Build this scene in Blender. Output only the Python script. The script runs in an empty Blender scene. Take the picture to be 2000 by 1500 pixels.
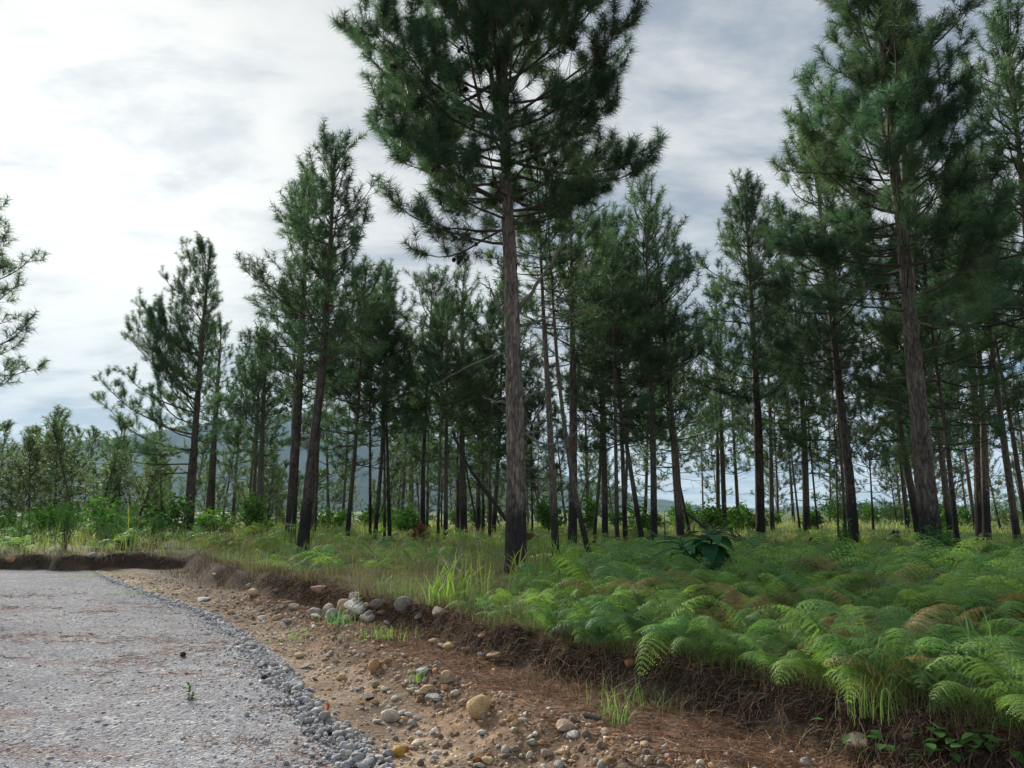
import bpy, bmesh, math, random
import numpy as np
from mathutils import Vector, Matrix

R = math.radians
sc = bpy.context.scene
COL = sc.collection
RNG = np.random.default_rng(11)
random.seed(5)

# ------------------------------------------------------------------ camera
F_PX, PITCH, CAM_Z = 1387.0, R(10.2), 1.65            # focal length in pixels of a 2000 px wide frame
cam_d = bpy.data.cameras.new('camera')
cam = bpy.data.objects.new('camera', cam_d); COL.objects.link(cam)
cam_d.sensor_width = 36.0; cam_d.lens = 36.0 * F_PX / 2000.0
cam_d.clip_start = 0.05; cam_d.clip_end = 30000
cam.location = (0, 0, CAM_Z); cam.rotation_euler = (R(90) + PITCH, 0, 0)
sc.camera = cam

# ------------------------------------------------------------------ sky, sun, exposure
SUN_AZ, SUN_EL = R(-33), R(23)                         # ahead and to the left, veiled by cloud
SUN_DIR = Vector((math.sin(SUN_AZ) * math.cos(SUN_EL), math.cos(SUN_AZ) * math.cos(SUN_EL), math.sin(SUN_EL)))
sc.view_settings.view_transform = 'Standard'; sc.view_settings.look = 'None'
sc.view_settings.exposure = 1.3; sc.view_settings.gamma = 1.0
sc.view_settings.use_curve_mapping = False
sc.cycles.use_denoising = True
sc.cycles.use_adaptive_sampling = True; sc.cycles.adaptive_threshold = 0.025
sc.cycles.max_bounces = 4; sc.cycles.diffuse_bounces = 4; sc.cycles.glossy_bounces = 2
sc.cycles.transmission_bounces = 4; sc.cycles.transparent_max_bounces = 4; sc.cycles.volume_bounces = 0
sc.cycles.caustics_reflective = False; sc.cycles.caustics_refractive = False


class NT:
    """tiny node-tree writer"""
    def __init__(s, tree):
        s.t = tree; s.n = tree.nodes; s.n.clear()
    def add(s, kind, props=None, **ins):
        nd = s.n.new(kind)
        for k, v in (props or {}).items(): setattr(nd, k, v)
        for k, v in ins.items():
            key = int(k[1:]) if k[0] == 'i' and k[1:].isdigit() else k.replace('_', ' ')
            sock = nd.inputs[key]
            if isinstance(v, bpy.types.NodeSocket): s.t.links.new(v, sock)
            else: sock.default_value = v
        return nd
    def math(s, op, a, b=0.0, c=0.0, clamp=False):
        return s.add('ShaderNodeMath', dict(operation=op, use_clamp=clamp), i0=a, i1=b, i2=c).outputs[0]
    def vmath(s, op, a, b=(0, 0, 0)):
        return s.add('ShaderNodeVectorMath', dict(operation=op), i0=a, i1=b)
    def mix(s, fac, a, b, blend='MIX'):
        nd = s.n.new('ShaderNodeMix'); nd.data_type = 'RGBA'; nd.blend_type = blend
        for i, v in ((0, fac), (6, a), (7, b)):
            if isinstance(v, bpy.types.NodeSocket): s.t.links.new(v, nd.inputs[i])
            else: nd.inputs[i].default_value = v if i == 0 or len(v) == 4 else (*v, 1)
        return nd.outputs[2]
    def noise(s, vec, scale, detail=4, rough=0.55, dist=0.0):
        nd = s.add('ShaderNodeTexNoise', Vector=vec, Scale=scale, Detail=detail, Roughness=rough, Distortion=dist)
        return nd.outputs['Fac']
    def rng(s, v, a, b, c=0.0, d=1.0, smooth=True):
        nd = s.add('ShaderNodeMapRange', dict(interpolation_type='SMOOTHSTEP' if smooth else 'LINEAR'), i0=v, i1=a, i2=b, i3=c, i4=d)
        return nd.outputs[0]
    def map(s, vec, scale=(1, 1, 1), rot=(0, 0, 0), loc=(0, 0, 0)):
        return s.add('ShaderNodeMapping', i0=vec, i1=loc, i2=rot, i3=scale).outputs[0]


world = bpy.data.worlds.new('World'); sc.world = world; world.use_nodes = True
w = NT(world.node_tree)
tc = w.add('ShaderNodeTexCoord').outputs['Generated']
sky = w.add('ShaderNodeTexSky')
sky.sky_type = 'NISHITA'; sky.sun_disc = False
sky.sun_elevation = SUN_EL; sky.sun_rotation = SUN_AZ
sky.air_density = 1.0; sky.dust_density = 1.5
xyz = w.add('ShaderNodeSeparateXYZ', i0=tc)
zc = w.math('ADD', w.math('MAXIMUM', xyz.outputs[2], 0.0), 0.16)
flat = w.add('ShaderNodeCombineXYZ', i0=w.math('DIVIDE', xyz.outputs[0], zc), i1=w.math('DIVIDE', xyz.outputs[1], zc)).outputs[0]
big = w.noise(w.map(flat, rot=(0, 0, R(28)), scale=(0.75, 1.25, 1), loc=(2.3, 0.35, 0)), 1.0, 7, 0.56, 0.5)
fine = w.noise(w.map(flat, rot=(0, 0, R(28)), scale=(0.9, 1.7, 1), loc=(4.1, 7.7, 0)), 2.1, 8, 0.62, 0.3)
dens = w.math('ADD', w.math('MULTIPLY', big, 0.62), w.math('MULTIPLY', fine, 0.38))
cover = w.rng(dens, 0.34, 0.46)
thick = w.rng(dens, 0.45, 0.60)
cosang = w.vmath('DOT_PRODUCT', tc, tuple(SUN_DIR)).outputs['Value']
near = w.math('POWER', w.math('MAXIMUM', cosang, 0.0), 26.0)      # thin cloud scatters sunlight forward
wide = w.math('POWER', w.math('MAXIMUM', cosang, 0.0), 2.0)
body = w.mix(thick, (2.9, 2.94, 2.98), (1.18, 1.38, 1.74))
lit = w.mix(wide, (0, 0, 0), (0.25, 0.24, 0.2))
lit2 = w.mix(near, (0, 0, 0), (2.0, 1.9, 1.62))
cloud = w.mix(1.0, w.mix(1.0, body, lit, 'ADD'), lit2, 'ADD')
bluegap = w.vmath('MINIMUM', w.mix(1.0, sky.outputs[0], (0.3, 0.37, 0.48), 'MULTIPLY'), (2.3, 2.48, 2.75)).outputs[0]
skycol = w.mix(cover, w.mix(1.0, bluegap, w.mix(0.5, (0, 0, 0), lit2), 'ADD'), cloud)
bg = w.add('ShaderNodeBackground', Color=skycol, Strength=0.1)
w.t.links.new(bg.outputs[0], w.add('ShaderNodeOutputWorld').inputs[0])

sun_d = bpy.data.lights.new('sun', 'SUN'); sun_d.energy = 4.4; sun_d.angle = R(11); sun_d.color = (1, 0.94, 0.84)
sun = bpy.data.objects.new('sun', sun_d); COL.objects.link(sun)
sun.rotation_euler = SUN_DIR.to_track_quat('Z', 'Y').to_euler(); sun.location = (0, 0, 40)

# ------------------------------------------------------------------ numeric helpers
def hsh(ix, iy, seed=0):
    h = (ix.astype(np.int64) * 374761393 + iy.astype(np.int64) * 668265263 + seed * 1442695041) & 0xffffffff
    h = ((h ^ (h >> 13)) * 1274126177) & 0xffffffff
    return ((h ^ (h >> 16)) & 0xffffff) / float(0x1000000)

def vnoise(x, y, seed=0):
    x = np.asarray(x, float); y = np.asarray(y, float)
    ix = np.floor(x); iy = np.floor(y); fx = x - ix; fy = y - iy
    fx = fx * fx * (3 - 2 * fx); fy = fy * fy * (3 - 2 * fy)
    a = hsh(ix, iy, seed); b = hsh(ix + 1, iy, seed); c = hsh(ix, iy + 1, seed); d = hsh(ix + 1, iy + 1, seed)
    return (a * (1 - fx) + b * fx) * (1 - fy) + (c * (1 - fx) + d * fx) * fy

def fbm(x, y, octv=4, seed=0, gain=0.5):
    s = 0; amp = 1; tot = 0
    for k in range(octv):
        s = s + amp * vnoise(x * 2 ** k + 17 * k, y * 2 ** k - 9 * k, seed + k); tot += amp; amp *= gain
    return s / tot - 0.5

def sstep(v, a, b):
    t = np.clip((v - a) / (b - a), 0, 1); return t * t * (3 - 2 * t)

def worley(u, v, seed, per):
    """F2-F1 on a grid that wraps in u after `per` cells"""
    iu = np.floor(u); iv = np.floor(v); f1 = np.full(u.shape, 9.0); f2 = np.full(u.shape, 9.0); cid = np.zeros(u.shape)
    for du in (-1, 0, 1):
        for dv in (-1, 0, 1):
            cu = iu + du; cv = iv + dv; wu = np.mod(cu, per)
            px = cu + 0.15 + 0.7 * hsh(wu, cv, seed); py = cv + 0.1 + 0.8 * hsh(wu, cv, seed + 7)
            d = np.hypot(px - u, py - v)
            m = d < f1
            f2 = np.where(m, f1, np.minimum(f2, d)); cid = np.where(m, hsh(wu, cv, seed + 3), cid); f1 = np.where(m, d, f1)
    return f2 - f1, cid

# lines of the cut beside the road, x as a function of distance y
YW = [-9, 0, 5.0, 5.66, 6.27, 7.9, 10.1, 12.4, 15, 17, 20, 23]
XW = [8.6, 2.35, -0.77, -1.18, -1.53, -2.38, -3.63, -5.15, -7.3, -9.0, -11.3, -13.5]
YL = [-9, 0, 4.74, 5.14, 5.75, 6.35, 7.57, 9.5, 11.2, 14, 17, 20, 23]
XL = [10.0, 3.9, 0.8, 0.5, 0.03, -0.42, -1.2, -2.25, -3.15, -5.3, -7.9, -10.4, -12.6]
YC = [-9, 0, 4.2, 4.65, 5.16, 5.9, 6.4, 7.0, 9.1, 11.2, 14.5, 17, 21.4, 23]
XC = [10.9, 4.95, 2.62, 2.35, 1.98, 1.45, 0.98, 0.38, -0.9, -2.7, -4.95, -6.9, -9.3, -10.3]
wx = lambda y: np.interp(y, YW, XW)
lx = lambda y: np.interp(y, YL, XL)
cx = lambda y: np.interp(y, YC, XC) + 0.36 * fbm(np.asarray(y) * 1.5, np.asarray(y) * 0 + 3, 4, 5)
fy = lambda x: 21.6 + 1.1 * fbm(np.asarray(x) * 0.7, np.asarray(x) * 0, 3, 8)

def zroad(x, y):
    return 0.05 * fbm(x * 0.35, y * 0.35, 3, 31) + 0.012 * fbm(x * 3, y * 3, 2, 32)

def zt(x, y):
    x = np.asarray(x, float); y = np.asarray(y, float)
    W = wx(y); L = lx(y); C_ = cx(y)
    rough = 0.10 * fbm(x * 1.6, y * 1.6, 4, 1) + 0.05 * fbm(x * 6, y * 6, 3, 2)
    z = -0.05 + 0.045 * sstep(x, W - 0.35, W)
    near = 1 - sstep(y, 11, 16)
    z = z + (0.14 * near + 0.05) * sstep(x, W + 0.40 * (L - W), L) + rough * sstep(x, W - 0.1, W + 0.5) * (1 - 0.6 * sstep(x, C_, C_ + 1.5))
    z = z + 0.045 * near * np.exp(-((x - L) / 0.18) ** 2)
    face = sstep(x, C_ - 0.34, C_)
    clod = 0.22 * fbm(x * 5, y * 5, 4, 21, 0.6) * np.exp(-((x - C_ + 0.15) / 0.3) ** 2)
    z = z + (0.27 + 0.1 * sstep(y, 9, 15)) * face + 0.10 * sstep(x, C_, C_ + 4) + clod
    fa = sstep(y, fy(x) - 0.55, fy(x))
    z = np.maximum(z, -0.06 + (0.46 + 0.35 * fbm(x * 0.9, y * 0.9, 4, 9)) * fa)
    lf = sstep(-x, -(W - 15), -(W - 16.5))                   # verge along the far side of the road
    z = np.maximum(z, 0.4 * lf - 0.06)
    far = sstep(np.hypot(x, y), 60, 400)
    z = z + 0.35 * fbm(x * 0.05, y * 0.05, 3, 12) * sstep(np.hypot(x, y), 16, 50) + far * 3 * fbm(x * 0.006, y * 0.006, 2, 13)
    return z

def ray(u, v):
    a = (u - 1000) / F_PX; b = (750 - v) / F_PX
    return np.array([a, math.cos(PITCH) - b * math.sin(PITCH), math.sin(PITCH) + b * math.cos(PITCH)])

TT = np.exp(np.linspace(math.log(2.5), math.log(400), 6000))
def ground(u, v):
    """where the line of sight through a picture point meets the ground"""
    r = ray(u, v); X = r[0] * TT; Y = r[1] * TT; Z = CAM_Z + r[2] * TT
    k = np.argmax(Z < zt(X, Y))
    if k == 0: k = len(TT) - 1
    return np.array([X[k], Y[k], float(zt(X[k], Y[k]))])
def at(u, v, Y):
    r = ray(u, v); return r * (Y / r[1]) + np.array([0, 0, CAM_Z])

# ------------------------------------------------------------------ mesh building
class Geo:
    def __init__(s): s.v = []; s.f = []; s.m = []; s.c = []; s.k = 0; s.sm = []
    def add(s, v, f, m=0, c=(1, 1, 1), smooth=True):
        v = np.asarray(v, float).reshape(-1, 3); f = np.asarray(f, np.int64)
        if not len(v) or not len(f): return
        s.v.append(v); s.f.append(f + s.k); s.m.append(np.full(len(f), m)); s.sm.append(np.full(len(f), smooth))
        c = np.asarray(c, float)
        if c.ndim == 1: c = np.broadcast_to(c, (len(v), 3))
        s.c.append(c); s.k += len(v)
    def mesh(s, name, mats):
        me = bpy.data.meshes.new(name)
        if s.k:
            V = np.concatenate(s.v); me.vertices.add(len(V)); me.vertices.foreach_set('co', V.astype(np.float32).ravel())
            loops = np.concatenate([f.ravel() for f in s.f]); sizes = np.concatenate([np.full(len(f), f.shape[1]) for f in s.f])
            me.loops.add(len(loops)); me.loops.foreach_set('vertex_index', loops.astype(np.int32))
            me.polygons.add(len(sizes)); st = np.concatenate([[0], np.cumsum(sizes)[:-1]])
            me.polygons.foreach_set('loop_start', st.astype(np.int32))
            me.polygons.foreach_set('material_index', np.concatenate(s.m).astype(np.int32))
            me.polygons.foreach_set('use_smooth', np.concatenate(s.sm).astype(bool))
            at_ = me.attributes.new('tint', 'FLOAT_COLOR', 'POINT')
            cc = np.ones((len(V), 4), np.float32); cc[:, :3] = np.concatenate(s.c)
            at_.data.foreach_set('color', cc.ravel())
            me.update(calc_edges=True)
        for m in (mats if isinstance(mats, (list, tuple)) else [mats]): me.materials.append(m)
        return me

def link(name, me, parent=None, loc=None, rot=None, scale=None):
    o = bpy.data.objects.new(name, me); COL.objects.link(o)
    if parent: o.parent = parent
    if loc is not None: o.location = loc
    if rot is not None: o.rotation_euler = rot
    if scale is not None: o.scale = scale if hasattr(scale, '__len__') else (scale,) * 3
    return o
def tag(o, label, cat=None, group=None, kind=None):
    o['label'] = label
    if cat: o['category'] = cat
    if group: o['group'] = group
    if kind: o['kind'] = kind
    return o
def thing(name, label, cat, loc, group=None, rz=0.0):
    o = link(name, None, None, loc, (0, 0, rz)); o.empty_display_size = 0.2
    return tag(o, label, cat, group)

def grid_faces(nr, nc, wrap=False):
    i = np.arange(nr - 1)[:, None]; j = np.arange(nc if wrap else nc - 1)[None, :]; j2 = (j + 1) % nc
    return np.stack(np.broadcast_arrays(i * nc + j, i * nc + j2, (i + 1) * nc + j2, (i + 1) * nc + j), -1).reshape(-1, 4)

def frame(P):
    T = np.gradient(P, axis=0); T /= np.linalg.norm(T, axis=1, keepdims=True) + 1e-12
    m = T.mean(0); ref = np.array([1, 0, 0]) if abs(m[0]) < 0.6 * np.linalg.norm(m) else np.array([0, 0.3, 1.0])
    N = np.cross(T, ref); N /= np.linalg.norm(N, axis=1, keepdims=True) + 1e-12
    return T, N, np.cross(T, N)
def tube(P, rad, sides=6):
    P = np.asarray(P, float); rad = np.broadcast_to(np.asarray(rad, float), (len(P),))
    T, N, B = frame(P); a = np.linspace(0, 2 * np.pi, sides, endpoint=False)
    V = P[:, None] + rad[:, None, None] * (N[:, None] * np.cos(a)[None, :, None] + B[:, None] * np.sin(a)[None, :, None])
    return V.reshape(-1, 3), grid_faces(len(P), sides, True)
def unit(v): return v / (np.linalg.norm(v, axis=-1, keepdims=True) + 1e-12)

# ------------------------------------------------------------------ materials
def mat(name):
    m = bpy.data.materials.new(name); m.use_nodes = True
    return m, NT(m.node_tree)
def finish(n, color, rough=0.8, normal=None, trans=0.0, tcol=None, spec=0.3):
    ins = dict(Base_Color=color, Roughness=rough)
    b = n.add('ShaderNodeBsdfPrincipled', **ins); b.inputs['Specular IOR Level'].default_value = spec
    if normal is not None: n.t.links.new(normal, b.inputs['Normal'])
    outp = b.outputs[0]
    if trans:
        tr = n.add('ShaderNodeBsdfTranslucent', Color=tcol if tcol is not None else color)
        outp = n.add('ShaderNodeMixShader', i0=trans, i1=outp, i2=tr.outputs[0]).outputs[0]
    n.t.links.new(outp, n.add('ShaderNodeOutputMaterial').inputs[0])
def bump(n, h, strength, dist=0.02):
    return n.add('ShaderNodeBump', Strength=strength, Distance=dist, Height=h).outputs[0]
def tint(n): return n.add('ShaderNodeAttribute', dict(attribute_name='tint')).outputs['Color']

def m_leaf(name, base, trans=0.3, rough=0.5, var=0.35, spec=0.3):
    """leaf or needle: base x vertex tint x object colour, a little random per object"""
    m, n = mat(name); oi = n.add('ShaderNodeObjectInfo')
    c = n.mix(1.0, n.mix(1.0, (*base, 1), tint(n), 'MULTIPLY'), oi.outputs['Color'], 'MULTIPLY')
    v = n.rng(oi.outputs['Random'], 0, 1, 1 - var, 1 + var, False)
    c = n.mix(1.0, c, n.add('ShaderNodeCombineColor', i0=v, i1=v, i2=v).outputs[0], 'MULTIPLY')
    finish(n, c, rough, None, trans, n.mix(1.0, c, (1.2, 1.35, 0.85), 'MULTIPLY'), spec)
    return m
M_NEEDLE = m_leaf('pine_needles', (0.057, 0.108, 0.066), 0.4, 0.55, 0.15, 0.2)
M_YOUNG = m_leaf('young_pine_needles', (0.085, 0.138, 0.062), 0.36, 0.55, 0.2, 0.2)
M_FERN = m_leaf('fern_frond', (0.14, 0.262, 0.095), 0.4, 0.6, 0.2)
M_GRASS = m_leaf('grass_blade', (0.2, 0.265, 0.105), 0.38, 0.6, 0.0)
M_BROAD = m_leaf('broad_leaf', (0.05, 0.115, 0.05), 0.25, 0.85, 0.2, 0.06)
M_DRY = m_leaf('dry_plant', (0.16, 0.10, 0.06), 0.1, 0.9, 0.15, 0.1)

def m_bark():
    m, n = mat('pine_bark'); tcn = n.add('ShaderNodeTexCoord'); ob = tcn.outputs['Object']
    oi = n.add('ShaderNodeObjectInfo')
    st = n.map(ob, scale=(1, 1, 0.3))
    n1 = n.noise(st, 26, 5, 0.65); n2 = n.noise(st, 7, 3); n3 = n.noise(ob, 1.6, 4)
    c = n.mix(n.rng(n1, 0.3, 0.7), (0.108, 0.088, 0.074), (0.325, 0.285, 0.255))
    c = n.mix(n.rng(n2, 0.55, 0.8), c, (0.21, 0.15, 0.115))
    c = n.mix(1.0, n.mix(1.0, c, tint(n), 'MULTIPLY'), oi.outputs['Color'], 'MULTIPLY')
    z = n.add('ShaderNodeSeparateXYZ', i0=ob).outputs[2]
    zz = n.math('ADD', z, n.math('MULTIPLY', n.math('SUBTRACT', n3, 0.5), 1.5))
    top = n.math('ADD', 1.0, n.math('MULTIPLY', oi.outputs['Random'], 0.9))
    zz = n.math('ADD', zz, n.math('MULTIPLY', n.math('SUBTRACT', n1, 0.5), 0.9))
    char = n.math('SUBTRACT', 1.0, n.rng(n.math('SUBTRACT', zz, top), -0.55, 0.5))
    c = n.mix(n.math('MULTIPLY', char, 0.86), c, (0.022, 0.021, 0.022))
    up = n.rng(z, 6.0, 10.0)
    c = n.mix(n.math('MULTIPLY', up, 0.5), c, (0.20, 0.125, 0.085))
    finish(n, c, 0.92, bump(n, n1, 0.7, 0.02), spec=0.15)
    return m
M_BARK = m_bark()

def m_twig(name, a, b):
    m, n = mat(name); ob = n.add('ShaderNodeTexCoord').outputs['Object']
    f = n.noise(ob, 9, 4)
    finish(n, n.mix(1.0, n.mix(f, (*a, 1), (*b, 1)), tint(n), 'MULTIPLY'), 0.9, bump(n, f, 0.4), spec=0.15)
    return m
M_TWIG = m_twig('branch_bark', (0.05, 0.04, 0.034), (0.13, 0.1, 0.085))
M_DEAD = m_twig('dead_wood', (0.10, 0.085, 0.075), (0.23, 0.205, 0.19))
M_ROOT = m_twig('root_fibre', (0.03, 0.023, 0.02), (0.15, 0.11, 0.085))
M_CONE = m_twig('cone_scales', (0.028, 0.02, 0.016), (0.07, 0.05, 0.035))

def m_ground():
    m, n = mat('earth'); ob = n.add('ShaderNodeTexCoord').outputs['Object']
    a = n.noise(ob, 2.3, 6, 0.6); b = n.noise(ob, 19, 5, 0.7); g = n.noise(ob, 90, 3, 0.6)
    t = tint(n)
    c = n.mix(1.0, t, n.mix(n.rng(a, 0.3, 0.7), (0.72, 0.7, 0.7), (1.28, 1.22, 1.15)), 'MULTIPLY')
    c = n.mix(1.0, c, n.mix(n.rng(b, 0.3, 0.7), (0.6, 0.58, 0.57), (1.4, 1.38, 1.35)), 'MULTIPLY')
    vor = n.add('ShaderNodeTexVoronoi', Vector=ob, Scale=34)
    speck = n.rng(vor.outputs['Distance'], 0.32, 0.2)
    pick = n.math('GREATER_THAN', n.add('ShaderNodeSeparateColor', i0=vor.outputs['Color']).outputs[0], 0.72)
    c = n.mix(n.math('MULTIPLY', n.math('MULTIPLY', speck, pick), 0.45), c, (0.36, 0.31, 0.25))
    h = n.math('ADD', n.math('MULTIPLY', b, 0.7), n.math('MULTIPLY', g, 0.3))
    finish(n, c, 0.95, bump(n, h, 0.9, 0.035), spec=0.12)
    return m
M_GROUND = m_ground()

def m_road():
    m, n = mat('road_gravel'); ob = n.add('ShaderNodeTexCoord').outputs['Object']
    wob = n.vmath('ADD', ob, n.vmath('SCALE', n.add('ShaderNodeTexNoise', Vector=ob, Scale=14.0).outputs['Color']).outputs[0])
    wob.inputs[1].default_value = (0, 0, 0)
    v1 = n.add('ShaderNodeTexVoronoi', Vector=ob, Scale=38, Randomness=1.0)
    v2 = n.add('ShaderNodeTexVoronoi', Vector=ob, Scale=90, Randomness=1.0)
    r1 = n.add('ShaderNodeSeparateColor', i0=v1.outputs['Color']); r2 = n.add('ShaderNodeSeparateColor', i0=v2.outputs['Color'])
    big_ = n.noise(ob, 0.8, 5, 0.6); mid = n.noise(ob, 5, 5, 0.65)
    c1 = n.mix(r1.outputs[0], (0.13, 0.135, 0.15), (0.41, 0.413, 0.435))
    c1 = n.mix(n.math('GREATER_THAN', r1.outputs[1], 0.93), c1, (0.52, 0.5, 0.46))
    c2 = n.mix(r2.outputs[0], (0.115, 0.118, 0.13), (0.385, 0.388, 0.405))
    c = n.mix(n.rng(mid, 0.42, 0.58), c1, c2)
    c = n.mix(1.0, c, n.mix(n.rng(big_, 0.3, 0.7), (0.88, 0.88, 0.9), (1.06, 1.055, 1.05)), 'MULTIPLY')
    lit_ = n.noise(n.map(ob, scale=(0.7, 1.7, 1)), 1.25, 6, 0.66)
    lit_b = n.noise(ob, 34, 3, 0.7)
    msk = n.math('MULTIPLY', n.rng(lit_, 0.535, 0.66), n.rng(lit_b, 0.38, 0.6))
    c = n.mix(n.math('MULTIPLY', msk, 0.8), c, (0.22, 0.135, 0.095))
    dust = n.rng(n.noise(ob, 1.9, 5, 0.6), 0.5, 0.72)
    c = n.mix(n.math('MULTIPLY', dust, 0.22), c, (0.27, 0.235, 0.2))
    h = n.math('SUBTRACT', 1.0, n.math('ADD', n.math('MULTIPLY', v1.outputs['Distance'], 0.9), n.math('MULTIPLY', v2.outputs['Distance'], 0.4)))
    finish(n, c, 1.0, bump(n, h, 0.6, 0.014), spec=0.0)
    return m
M_ROAD = m_road()

def m_stone(name, obj_color=True):
    m, n = mat(name); ob = n.add('ShaderNodeTexCoord').outputs['Object']; oi = n.add('ShaderNodeObjectInfo')
    off = n.vmath('ADD', ob, n.add('ShaderNodeCombineXYZ', i0=n.math('MULTIPLY', oi.outputs['Random'], 40.0)).outputs[0]).outputs[0]
    base = oi.outputs['Color'] if obj_color else tint(n)
    sc_ = 1.6 if obj_color else 14.0
    a = n.noise(off, sc_, 6, 0.62); b = n.noise(off, sc_ * 8, 4, 0.7)
    c = n.mix(1.0, base, n.mix(n.rng(a, 0.3, 0.72), (0.72, 0.69, 0.66), (1.25, 1.26, 1.28)), 'MULTIPLY')
    c = n.mix(1.0, c, n.mix(n.rng(b, 0.3, 0.7), (0.78, 0.77, 0.76), (1.18, 1.18, 1.18)), 'MULTIPLY')
    c = n.mix(n.math('MULTIPLY', n.rng(n.noise(off, sc_ * 1.7, 3), 0.55, 0.7), 0.16), c, (0.22, 0.15, 0.09))
    finish(n, c, 0.88, bump(n, n.math('ADD', a, n.math('MULTIPLY', b, 0.35)), 0.6, 0.12 if obj_color else 0.01), spec=0.2)
    return m
M_STONE = m_stone('stone'); M_STONE_V = m_stone('small_stones', False)

def m_plain(name, c, rough=0.7):
    m, n = mat(name); f = n.noise(n.add('ShaderNodeTexCoord').outputs['Object'], 12, 4)
    finish(n, n.mix(1.0, (*c, 1), n.mix(f, (0.8, 0.8, 0.8), (1.15, 1.15, 1.15)), 'MULTIPLY'), rough); return m

def m_hill(name, a, b, s):
    m, n = mat(name); ob = n.add('ShaderNodeTexCoord').outputs['Object']
    f = n.noise(ob, s, 8, 0.65)
    finish(n, n.mix(n.rng(f, 0.35, 0.65), (*a, 1), (*b, 1)), 1.0, bump(n, f, 0.6, 8.0), spec=0.0); return m

# ------------------------------------------------------------------ ground, road, hills
ang = np.concatenate([np.arange(-180, -46, 6.0), np.arange(-46, 46.01, 0.3), np.arange(50, 180, 6.0)])
rad_ = np.concatenate([[0.02, 0.6, 1.2, 1.8], np.exp(np.arange(math.log(2.3), math.log(30), 0.011)), np.exp(np.arange(math.log(30.3), math.log(9000), 0.05))])
A, RR = np.meshgrid(np.radians(ang), rad_)
GX = np.sin(A) * RR; GY = np.cos(A) * RR; GZ = zt(GX, GY)
def ground_tint(x, y):
    W = wx(y); L = lx(y); C_ = cx(y); d = np.hypot(x, y)
    orange = np.array([0.225, 0.155, 0.102]); brown = np.array([0.155, 0.115, 0.082]); litter = np.array([0.155, 0.12, 0.098])
    soil = np.array([0.05, 0.036, 0.028]); floor = np.array([0.10, 0.10, 0.045]); mead = np.array([0.075, 0.115, 0.04])
    n1 = fbm(x * 0.9, y * 0.9, 4, 41); n2 = fbm(x * 2.7, y * 2.7, 4, 42)
    def mixc(a, b, t): return a * (1 - t[..., None]) + b * t[..., None]
    c = mixc(np.broadcast_to(brown, x.shape + (3,)), np.broadcast_to(orange, x.shape + (3,)), sstep(n1 + 0.4 * n2, -0.05, 0.22))
    pale = np.array([0.36, 0.29, 0.22])
    c = mixc(c, np.broadcast_to(pale, c.shape), 0.5 * sstep(fbm(x * 1.3 + 5, y * 1.3, 4, 44), 0.04, 0.2) * (1 - sstep(x, L - 0.5, L)))
    c = mixc(c, np.broadcast_to(litter, c.shape), sstep(x, L - 0.1, L + 0.25))
    face = sstep(x + 0.3 * n2, C_ - 0.42, C_ - 0.2)
    c = mixc(c, np.broadcast_to(soil, c.shape), face * (1 - 0.45 * sstep(y, 9, 14)))
    c = mixc(c, np.broadcast_to(floor, c.shape), sstep(x + 0.5 * n2, C_ + 0.1, C_ + 0.7))
    fa = sstep(y, fy(x) - 0.7, fy(x) - 0.45)
    c = mixc(c, np.broadcast_to(soil, c.shape), fa * (x < C_)); c = mixc(c, np.broadcast_to(floor, c.shape), sstep(y, fy(x) - 0.1, fy(x) + 0.4))
    c = mixc(c, np.broadcast_to(mead, c.shape), sstep(d + 12 * n1, 24, 45))
    return c
g = Geo(); g.add(np.stack([GX, GY, GZ], -1).reshape(-1, 3), grid_faces(len(rad_), len(ang), True)[:, ::-1], 0, ground_tint(GX, GY).reshape(-1, 3))
tag(link('ground', g.mesh('ground', M_GROUND)), 'brown ditch, dark cut bank and grassy forest floor', kind='structure')

ys = np.arange(-9, 21.5, 0.09); ss = np.concatenate([np.arange(-0.25, 5, 0.07), np.arange(5, 15.2, 0.16)])
YY, SS = np.meshgrid(ys, ss, indexing='ij')
edge_w = 0.14 * fbm(YY * 2.2, YY * 0, 3, 61)
XX = wx(YY) - SS + edge_w * (SS < 0.6); ZZ = zroad(XX, YY) - 0.035 * sstep(-SS, -0.05, 0.25)
g = Geo(); g.add(np.stack([XX, YY, ZZ], -1).reshape(-1, 3), grid_faces(len(ys), len(ss)), 0)
me = g.mesh('gravel_road', M_ROAD)
road = tag(link('gravel_road', me), 'grey gravel road strewn with reddish pine needles', kind='structure')

def ridge(name, pts, Y0, depth, material, seed, label, rough):
    us = np.array([p[0] for p in pts], float); vs = np.array([p[1] for p in pts], float)
    uu = np.linspace(us[0], us[-1], 260); vv = np.interp(uu, us, vs)
    el = np.tan(PITCH + np.arctan((750 - vv) / F_PX)); az = np.arctan((uu - 1000) / F_PX / math.cos(PITCH))
    rows = 26; k = np.linspace(-1, 1, rows)[:, None]; d = Y0 + depth * k
    x = np.tan(az)[None] * d; y = np.broadcast_to(d, x.shape)
    prof = (1 - np.abs(k)) ** 0.85
    top = np.clip(el * Y0, 2, None)[None] + rough * fbm(uu * 0.03, uu * 0 + 2, 5, seed)[None]
    z = top * prof + rough * 2.2 * fbm(x / depth * 9, y / depth * 9, 5, seed + 3) * prof * (1 - prof) * 2.5 - 12
    g = Geo(); g.add(np.stack([x, y, z], -1).reshape(-1, 3), grid_faces(rows, len(uu)))
    return tag(link(name, g.mesh(name, material)), label, kind='structure')
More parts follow.
